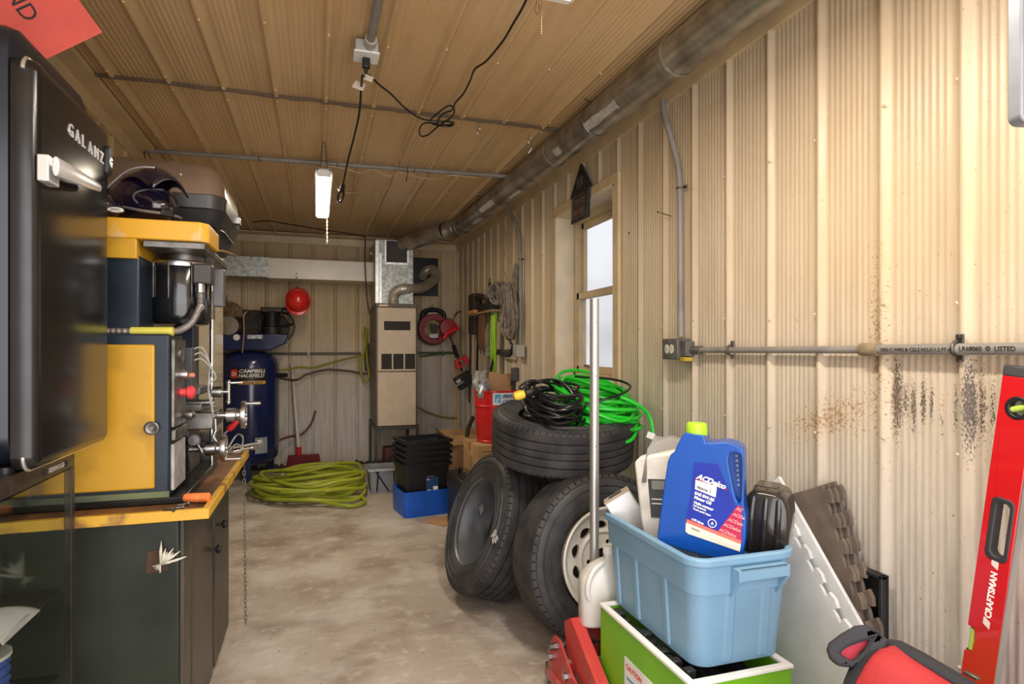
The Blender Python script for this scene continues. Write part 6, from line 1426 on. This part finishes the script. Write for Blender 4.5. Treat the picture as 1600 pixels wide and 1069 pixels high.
def strapx(y, z, nm='strap', vert=False, par=rc_):
    t = G()
    if vert: t.tube([(1.508-.016*math.sin(R(a)), y+.016*math.cos(R(a)), z) for a in range(0, 181, 20)], .004, 6); t.cyl((1.521, y-.030, z), (1.514, y-.030, z), .008); t.box((1.514, y-.034, z-.006), (1.521, y-.012, z+.006))
    else:
        t.tube([(1.508-.018*math.sin(R(a)), y, z+.018*math.cos(R(a))) for a in range(0, 181, 20)], .0045, 6)
        for s_ in (-1, 1): t.box((1.515, y-.009, z+s_*.012-.006), (1.521, y+.009, z+s_*.034+.002)); t.cyl((1.517, y, z+s_*.030), (1.512, y, z+s_*.030), .005)
    return t.obj(nm, dsteel, par, bevel=.001)
strapx(1.098, 1.245); strapx(1.965, 1.242); strapx(2.305, 1.95, vert=True); strapx(.2, 1.247)
mprt = M('conduit_print', (.02, .018, .016), .6)
G(YZn((1.4930, 1.30, 1.2385))).text('DEG C WIRE & C22.2 NO.211.2 FT-4', Matrix.Identity(4), .0125, .0002, .0002).obj('printed_text', mprt, rc_, sm=0)
G(YZn((1.4930, 1.083, 1.2395))).text('LR68060  ©  LISTED', Matrix.Identity(4), .0150, .0002, .0002).obj('printed_text', mprt, rc_, sm=0)
G(basis((1.4940, 2.292, 1.55), (0, 0, 1), (0, 1, 0))).text('PVC ROYAL  -  75 C', Matrix.Identity(4), .012, .0002, .0001).b.free()
mbxg = M('outlet_box_grey', (.13, .125, .115), .5, .4, var=.3, vs=30)
ob1 = thing('outlet_box', 'grey metal outlet box with double socket where the conduit meets its riser', 'outlet', (1.49, 2.32, 1.19))
G().box((1.455, 2.245, 1.202), (1.520, 2.365, 1.292)).obj('box', mbxg, ob1, bevel=.004)
G().box((1.47, 2.205, 1.215), (1.515, 2.246, 1.28)).obj('side_hub', mbxg, ob1, bevel=.004)
G().cyl((1.505, 2.15, 1.242), (1.505, 2.22, 1.242), .018, n=14).obj('connector', mbxg, ob1)
g = G(basis((1.4545, 2.305, 1.247), (0, -1, 0), (0, 0, 1)))
for dx in (-.018, .018): g.prism([(dx+.0155*math.cos(2*PI*k/16), .020*math.sin(2*PI*k/16)) for k in range(16)], -.0, .0025)
rs = g.obj('receptacle', M('receptacle_ivory', (.66, .62, .50), .4), ob1)
g = G(basis((1.452, 2.305, 1.247), (0, -1, 0), (0, 0, 1)))
for dx in (-.018, .018):
    for (a, c_) in ((-.007, .006), (-.007, -.006), (.006, 0)): g.cbox((dx+a, c_, 0.0006), (.006, .003, .001))
g.obj('slots', mprt, rs)
G().cbox((1.49, 2.235, 1.204), (.04, .045, .018)).obj('yellow_knockout', M('dull_yellow', (.45, .32, .03), .5), ob1, bevel=.003)
# rear riser and box
rb2 = thing('electrical_conduit', 'grimy grey conduit dropping from the duct pipe to a box beside the cord hank', 'conduit', (1.5, 4.49, 1.24))
G().tube(smooth_path([(1.44, 4.70, 2.42), (1.475, 4.66, 2.35), (1.495, 4.56, 2.22), (1.508, 4.50, 2.05), (1.508, 4.49, 1.6), (1.508, 4.49, 1.28)]), .0155, 12).obj('riser', mcon, rb2)
G().cyl((1.508, 4.54, 1.235), (1.508, 5.35, 1.235), .015, n=12).obj('run', M('grimy_conduit', (.13, .12, .09), .5, .3), rb2); G().cyl((1.508, 4.53, 1.237), (1.508, 4.72, 1.237), .022, n=12).obj('black_connector', black, rb2)
strapx(4.49, 1.95, vert=True, par=rb2)
ob2 = thing('junction_box', 'pale grey junction box on the right wall below the grey cord hank', 'junction box', (1.49, 4.49, 1.2)); G().box((1.46, 4.43, 1.19), (1.522, 4.55, 1.285)).obj('box', M('pale_box_grey', (.42, .41, .38), .5, .3), ob2, bevel=.005); G().cbox((1.458, 4.49, 1.238), (.004, .08, .07)).obj('cover_plate', M('pale_box_grey', (.42, .41, .38), .5, .3), ob2, bevel=.002)
ob3 = thing('junction_box', 'small grey junction box behind the black straps on the right wall', 'junction box', (1.49, 5.4, 1.2)); G().box((1.46, 5.35, 1.19), (1.522, 5.45, 1.285)).obj('box', M('pale_box_grey', (.42, .41, .38), .5, .3), ob3, bevel=.005)
# ---- house plaque
hp2 = thing('house_plaque', 'dark house shaped wall plaque hung over the top left corner of the window', 'plaque', (1.50, 3.36, 2.02))
mpq = M('aged_bronze_black', (.030, .030, .026), .45, .3, var=.5, vs=40)
# local x = -Y (left to right), y = up
mq = basis((1.512, 3.355, 2.02), (0, -1, 0), (.03, .05, 1))
G(mq).prism([(-.12, 0), (.12, 0), (.12, .17), (.15, .175), (.0, .345), (-.15, .165), (-.12, .165)], 0, .018).obj('backing', mpq, hp2, bevel=.004)
mhl = M('plaque_highlight', (.12, .115, .10), .5, .2)
g = G(mq)
def fr4(x0, x1, y0, y1, t_=.005): g.box((x0, y0, .018), (x1, y0+t_, .022)); g.box((x0, y1-t_, .018), (x1, y1, .022)); g.box((x0, y0, .018), (x0+t_, y1, .022)); g.box((x1-t_, y0, .018), (x1, y1, .022))
fr4(-.10, .085, .02, .155); fr4(-.035, .035, .195, .265)
g.obj('raised_frames', mhl, hp2)
g = G(mq); g.box((-.09, .085, .018), (.075, .089, .021)); g.box((-.0015, .2, .018), (.0015, .262, .021)); g.box((-.03, .229, .018), (.03, .232, .021)); g.obj('glazing_bars', mhl, hp2)
g = G(mq); g.text('WELCOME', Matrix.Translation((-.08, .055, .0185)), .028, .001, .0003); g.b.free()
for i in range(2):
    for j in range(2): G(mq).box((-.085+.083*j, .033+.064*i, .018), (-.015+.083*j, .075+.064*i, .0205)).obj('relief_panel', M('relief_red_brown', (.10, .05, .04), .6, var=.6, vs=90), hp2)
G(mq).box((.095, .0, .018), (.12, .17, .026)).obj('corner_post', mpq, hp2, bevel=.003)
# nails and wire bits on the wall
def nail(p, d, label): g = G(); p = Vector(p); d = Vector(d); g.cyl(p, p+d, .0022, n=6); g.cyl(p+d, p+d*1.03, .005, n=8); tag(g.obj('nail', M('rusty_nail', (.12, .06, .03), .6, .6)), label, 'nail', 'nails in the right wall')
nail(pX(1049, 338, 1.528), (-.04, .05, .028), 'rusty nail in the right wall just left of the conduit riser')
nail(pX(984, 362, 1.528), (-.035, -.055, -.02), 'rusty nail in the right wall just right of the window casing')
line('loose_wire', [(1.50, 4.9, 2.30), (1.50, 4.85, 2.1), (1.49, 4.92, 1.95), (1.50, 4.84, 1.85), (1.50, 4.80, 1.80)], .003, mgc, 'thin pale wire wiggling down the rear right wall above the grey cord hank', 'wire')

# ============================================================ CEILING FITTINGS
zc_ = HC-.014
ccd = thing('ceiling_conduit', 'grey conduit crossing the ceiling from the left wall to the duct pipe', 'conduit', (.1, 4.2, 2.44))
ca, cb_ = pZ(215, 234, zc_-.014), pZ(812, 277, zc_-.014); ca.x = max(ca.x, XL+.03)
G().cyl(ca, cb_, .0145, n=14).obj('conduit_run', mcon, ccd)
def cstrap(t): p = ca.lerp(cb_, t); G().tube([p+Vector((0, .018*math.cos(R(a)), -.018*math.sin(R(a)))) for a in range(-10, 191, 20)], .0035, 6).obj('strap', dsteel, ccd)
for t in (.28, .48, .69): cstrap(t)
mblkw = M('black_tie', (.01, .01, .01), .5)
p = ca.lerp(cb_, .67); g = G(); g.tube(smooth_path([p+Vector((0, -.02, .0)), p+Vector((.005, 0, -.02)), p+Vector((0, .01, -.06)), p+Vector((-.004, .0, -.085))]), .003, 5); tag(g.obj('cable_tie', mblkw), 'black cable tie dangling from the ceiling conduit near the duct pipe', 'cable tie', 'cable ties on the ceiling conduit')
p = ca.lerp(cb_, .01); g = G(); g.tube(smooth_path([p+Vector((0, -.03, .01)), p+Vector((.01, 0, -.02)), p+Vector((.03, .01, -.07)), p+Vector((.05, .0, -.10))]), .003, 5); g.tube(smooth_path([p+Vector((0, -.02, .01)), p+Vector((-.01, 0, -.03)), p+Vector((.01, .01, -.09))]), .003, 5); tag(g.obj('cable_tie', mblkw), 'black cable tie ends at the left wall end of the ceiling conduit', 'cable tie', 'cable ties on the ceiling conduit')
# outlet in the ceiling with its own conduit
co = thing('ceiling_outlet', 'white ceiling outlet box fed by a grey conduit, two cords plugged in', 'outlet', (.2, 2.7, 2.42))
pa = pZ(572, 82, zc_-.03)
G().box((pa.x-.045, pa.y-.05, HC-.062), (pa.x+.045, pa.y+.06, zc_)).obj('box', M('pale_box_grey', (.42, .41, .38), .5, .3), co, bevel=.005)
G().box((pa.x-.05, pa.y-.055, HC-.068), (pa.x+.05, pa.y+.045, HC-.061)).obj('cover_plate', white, co, bevel=.003)
pc2 = pZ(602, -60, zc_-.02)
G().cyl((pa.x+.01, pa.y-.045, zc_-.022), (pc2.x, pc2.y, zc_-.018), .0165, n=14).obj('conduit_run', mcon, co)
G().cyl((pa.x+.01, pa.y-.05, zc_-.022), (pa.x+.012, pa.y-.10, zc_-.022), .024, n=14).obj('connector', M('pale_box_grey', (.42, .41, .38), .5, .3), co)
def cordz(nm, pts, label, r=.0048, mat=cordblk): return line(nm, pts, r, mat, label, 'cord', 8)
a0 = Vector((pa.x, pa.y, HC-.068))
pk = lambda u, v, z: pZ(u, v, z)
pg1 = thing('cord_plug', 'black plug pushed into the ceiling outlet box', 'plug', a0); G().cbox(a0+Vector((0, .0, -.02)), (.03, .028, .04)).obj('plug_body', cordblk, pg1, bevel=.005); G().cyl(a0+Vector((0, 0, -.038)), a0+Vector((0, .02, -.075)), .008, .005, n=10).obj('strain_relief', cordblk, pg1)
cordz('hanging_black_cord', [a0+Vector((0, .02, -.07)), pk(566, 120, 2.32), pk(563, 160, 2.29), pk(560, 185, 2.27), pk(553, 215, 2.24), pk(545, 245, 2.20), pk(540, 268, 2.17), pk(536, 288, 2.14)], 'black cord hanging from the ceiling outlet down to a black socket end')
sk = thing('cord_socket', 'black socket end dangling at the bottom of the straight ceiling cord', 'socket', pk(532, 306, 2.10))
q0, q1 = pk(536, 290, 2.14), pk(530, 316, 2.08); mk_ = frame(q0, q1-q0); Lq = (q1-q0).length
G(mk_).lathe([(.004, -.02), (.012, .0), (.014, Lq*.3)], None, 12, True, True).obj('strain_relief', cordblk, sk); G(mk_).tube([( .014*math.cos(t), 0, Lq*.62+Lq*.38*math.sin(t)) for t in [2*PI*k/16 for k in range(16)]], .006, 8, closed=True).obj('ring_end', cordblk, sk)
# cord to the coiled bundle, then on up to the near light
kn = lambda u, v: pZ(u, v, 2.40)
cordz('looped_black_cord', [a0+Vector((.01, .015, -.06)), kn(578, 118), kn(592, 132), kn(612, 148), kn(632, 168), kn(655, 184), kn(676, 189), kn(700, 190), kn(709, 192), kn(705, 197), kn(690, 197), kn(672, 190), kn(690, 172), kn(703, 165), kn(710, 172), kn(705, 183), kn(685, 197), kn(668, 211), kn(657, 212), kn(656, 200), kn(666, 192), kn(690, 195), kn(706, 194), kn(700, 189), kn(685, 190), kn(692, 178), kn(706, 172), kn(712, 160), kn(725, 145), kn(735, 125), kn(742, 108), kn(760, 95), kn(785, 65), kn(800, 40), kn(822, 0), kn(840, -60)], 'black cord running from the ceiling outlet through a tied loop to the near light', .0042)
g = G(); m_ = kn(683, 192); g.tube([m_+Vector((0, .015*math.cos(t), .015*math.sin(t))) for t in [2*PI*k/10 for k in range(10)]], .003, 5, closed=True); tag(g.obj('twist_tie', mblkw), 'black tie around the looped ceiling cord', 'tie')
for i, (u, v, w_, h_) in enumerate(((561, 134, .022, .028), (575, 122, .02, .02))):
    o = G(basis(pk(u, v, 2.31+.02*i), (1, -.1, -.3), (.1, .6, .8))).box((-w_/1, -h_/1, 0), (w_/1, h_/1, .001)).obj('paper_tag', M('tag_paper', (.72, .66, .56), .7)); tag(o, ['white printed paper tag on the straight hanging ceiling cord', 'pinkish square paper tag just under the ceiling outlet'][i], 'tag', 'cord tags')
cordz('white_string', [kn(500, 258), kn(530, 262), kn(548, 266), kn(562, 270), kn(580, 265), kn(595, 270), kn(608, 275), kn(625, 270), kn(650, 276), kn(680, 280), kn(705, 274), kn(745, 278)], 'thin pale string drooping across the ceiling behind the conduit', .0018, M('pale_string', (.62, .52, .34), .8))
cordz('pull_string', [pk(537, 303, 2.13), pk(565, 300, 2.3), pk(598, 297, 2.455)], 'thin pale string tied from the ceiling to the dangling black socket', .002, M('pale_string', (.62, .52, .34), .8))
cordz('fixture_wire', [pk(510, 262, 2.33), pk(516, 275, 2.32), pk(522, 288, 2.31), pk(528, 296, 2.24), pk(533, 300, 2.15)], 'thin pale wire sagging from the tube light to the dangling black socket', .002, M('pale_string', (.62, .52, .34), .8))

# fluorescent tube fixtures
mem = M('tube_glow', (1, .94, .84), .4, var=0, emit=9)
mfx = M('fixture_white', (.75, .73, .68), .4, .2)
def fixture(x, y0, y1, z, label, ch):
    t = thing('tube_light', label, 'light fixture', (x, (y0+y1)/2, z))
    G().prism([(-.035, .0), (.035, 0), (.052, -.035), (.045, -.035), (.028, -.006), (-.028, -.006), (-.045, -.035), (-.052, -.035)], y0, y1, basis((x, 0, z+.045), (1, 0, 0), (0, 0, 1)) @ Matrix.Diagonal((1, 1, -1, 1))).obj('reflector', mfx, t)
    for dx in (-.024, .024): G().cyl((x+dx, y0+.02, z+.018), (x+dx, y1-.02, z+.018), .0125, n=14).obj('tube', mem, t)
    for y in (y0, y1-.02): G().box((x-.04, y, z+.002), (x+.04, y+.02, z+.045)).obj('end_plate', mfx, t, bevel=.002)
    return t
f1 = fixture(.035, 3.68, 4.88, 2.25, 'lit fluorescent tube fixture hanging near the middle of the ceiling conduit', 1)
f2 = fixture(.66, .50, 1.645, 2.25, 'lit fluorescent tube fixture at the top edge of the view, near the camera', 1)
for (x, y, n_) in ((.035, 3.72, 'front'), (.035, 4.84, 'rear')):
    for dx in (-.02, .02): chain([(x+dx, y, 2.295), (x+dx*.3, y, HC-.012)], None, 'hanging_chain', .02, .0014, dsteel, .004, parent=f1)
for y in (.7, 1.60): chain([(.66, y, 2.295), (.66, y, HC-.012)], None, 'hanging_chain', .02, .0014, dsteel, .004, parent=f2)
pch = pZ(508, 333, 2.25); pch.x = .07; pch.y = 4.86
chain([pch, pch+Vector((.0, .0, -.19))], 'pull chain hanging from the far end of the lit tube fixture', 'pull_chain', .02, .0016, M('pale_chain', (.55, .48, .36), .5, .3), .004)
c2 = pZ(840, 5, 2.28); chain([c2+Vector((0, 0, .18)), c2+Vector((0, .0, -.03))], 'brass coloured chain hanging from the ceiling beside the near tube light', 'ceiling_chain', .034, .0026, M('brassy_chain', (.50, .38, .18), .35, .8), .007)
c3 = pZ(846, 20, 2.25); g = G()
for i in range(28): g.sphere(c3+Vector((0, 0, .10-.006*i)), .0024, n=6, m=4)
tag(g.obj('bead_pull_chain', M('brassy_chain', (.50, .38, .18), .35, .8)), 'fine beaded pull chain just right of the brass ceiling chain', 'chain', None)
# eye hooks in the ceiling
for i, (u, v) in enumerate(((748, 200), (828, 215))):
    p = pZ(u, v, HC-.02); g = G(); g.tube([p+Vector((.014*math.cos(t), 0, -.016+.016*math.sin(t))) for t in [2*PI*k/14*.85+.9 for k in range(14)]], .0028, 6); g.cyl(p, p+Vector((0, 0, .02)), .003)
    if i: g.tube(smooth_path([p+Vector((0, 0, -.03)), p+Vector((.01, -.01, -.06)), p+Vector((-.01, 0, -.09))]), .0025, 6)
    tag(g.obj('ceiling_hook', steel), ['small screw hook in the ceiling right of the looped black cord', 'screw hook with dangling wire in the ceiling, nearest the duct pipe'][i], 'hook', 'ceiling hooks')
# screws with washers in the ceiling and walls
g0 = None; k = 0
# vertical galvanised track end at the right edge (overhead door hardware)
tk = thing('door_track', 'blurred galvanised door track end hanging at the upper right picture edge', 'track', (1.05, .66, 1.56))
a_ = pD(1584, 195, .95); g = G(); g.prism(rrp(-.0, .06, 0, HC-a_.z, .014), -.012, .012, basis((a_.x, a_.y, a_.z), (.98, -.2, 0), (0, 0, 1)))
g.obj('rail', M('galv_light', (.27, .29, .32), .45, .4), tk, bevel=.003)
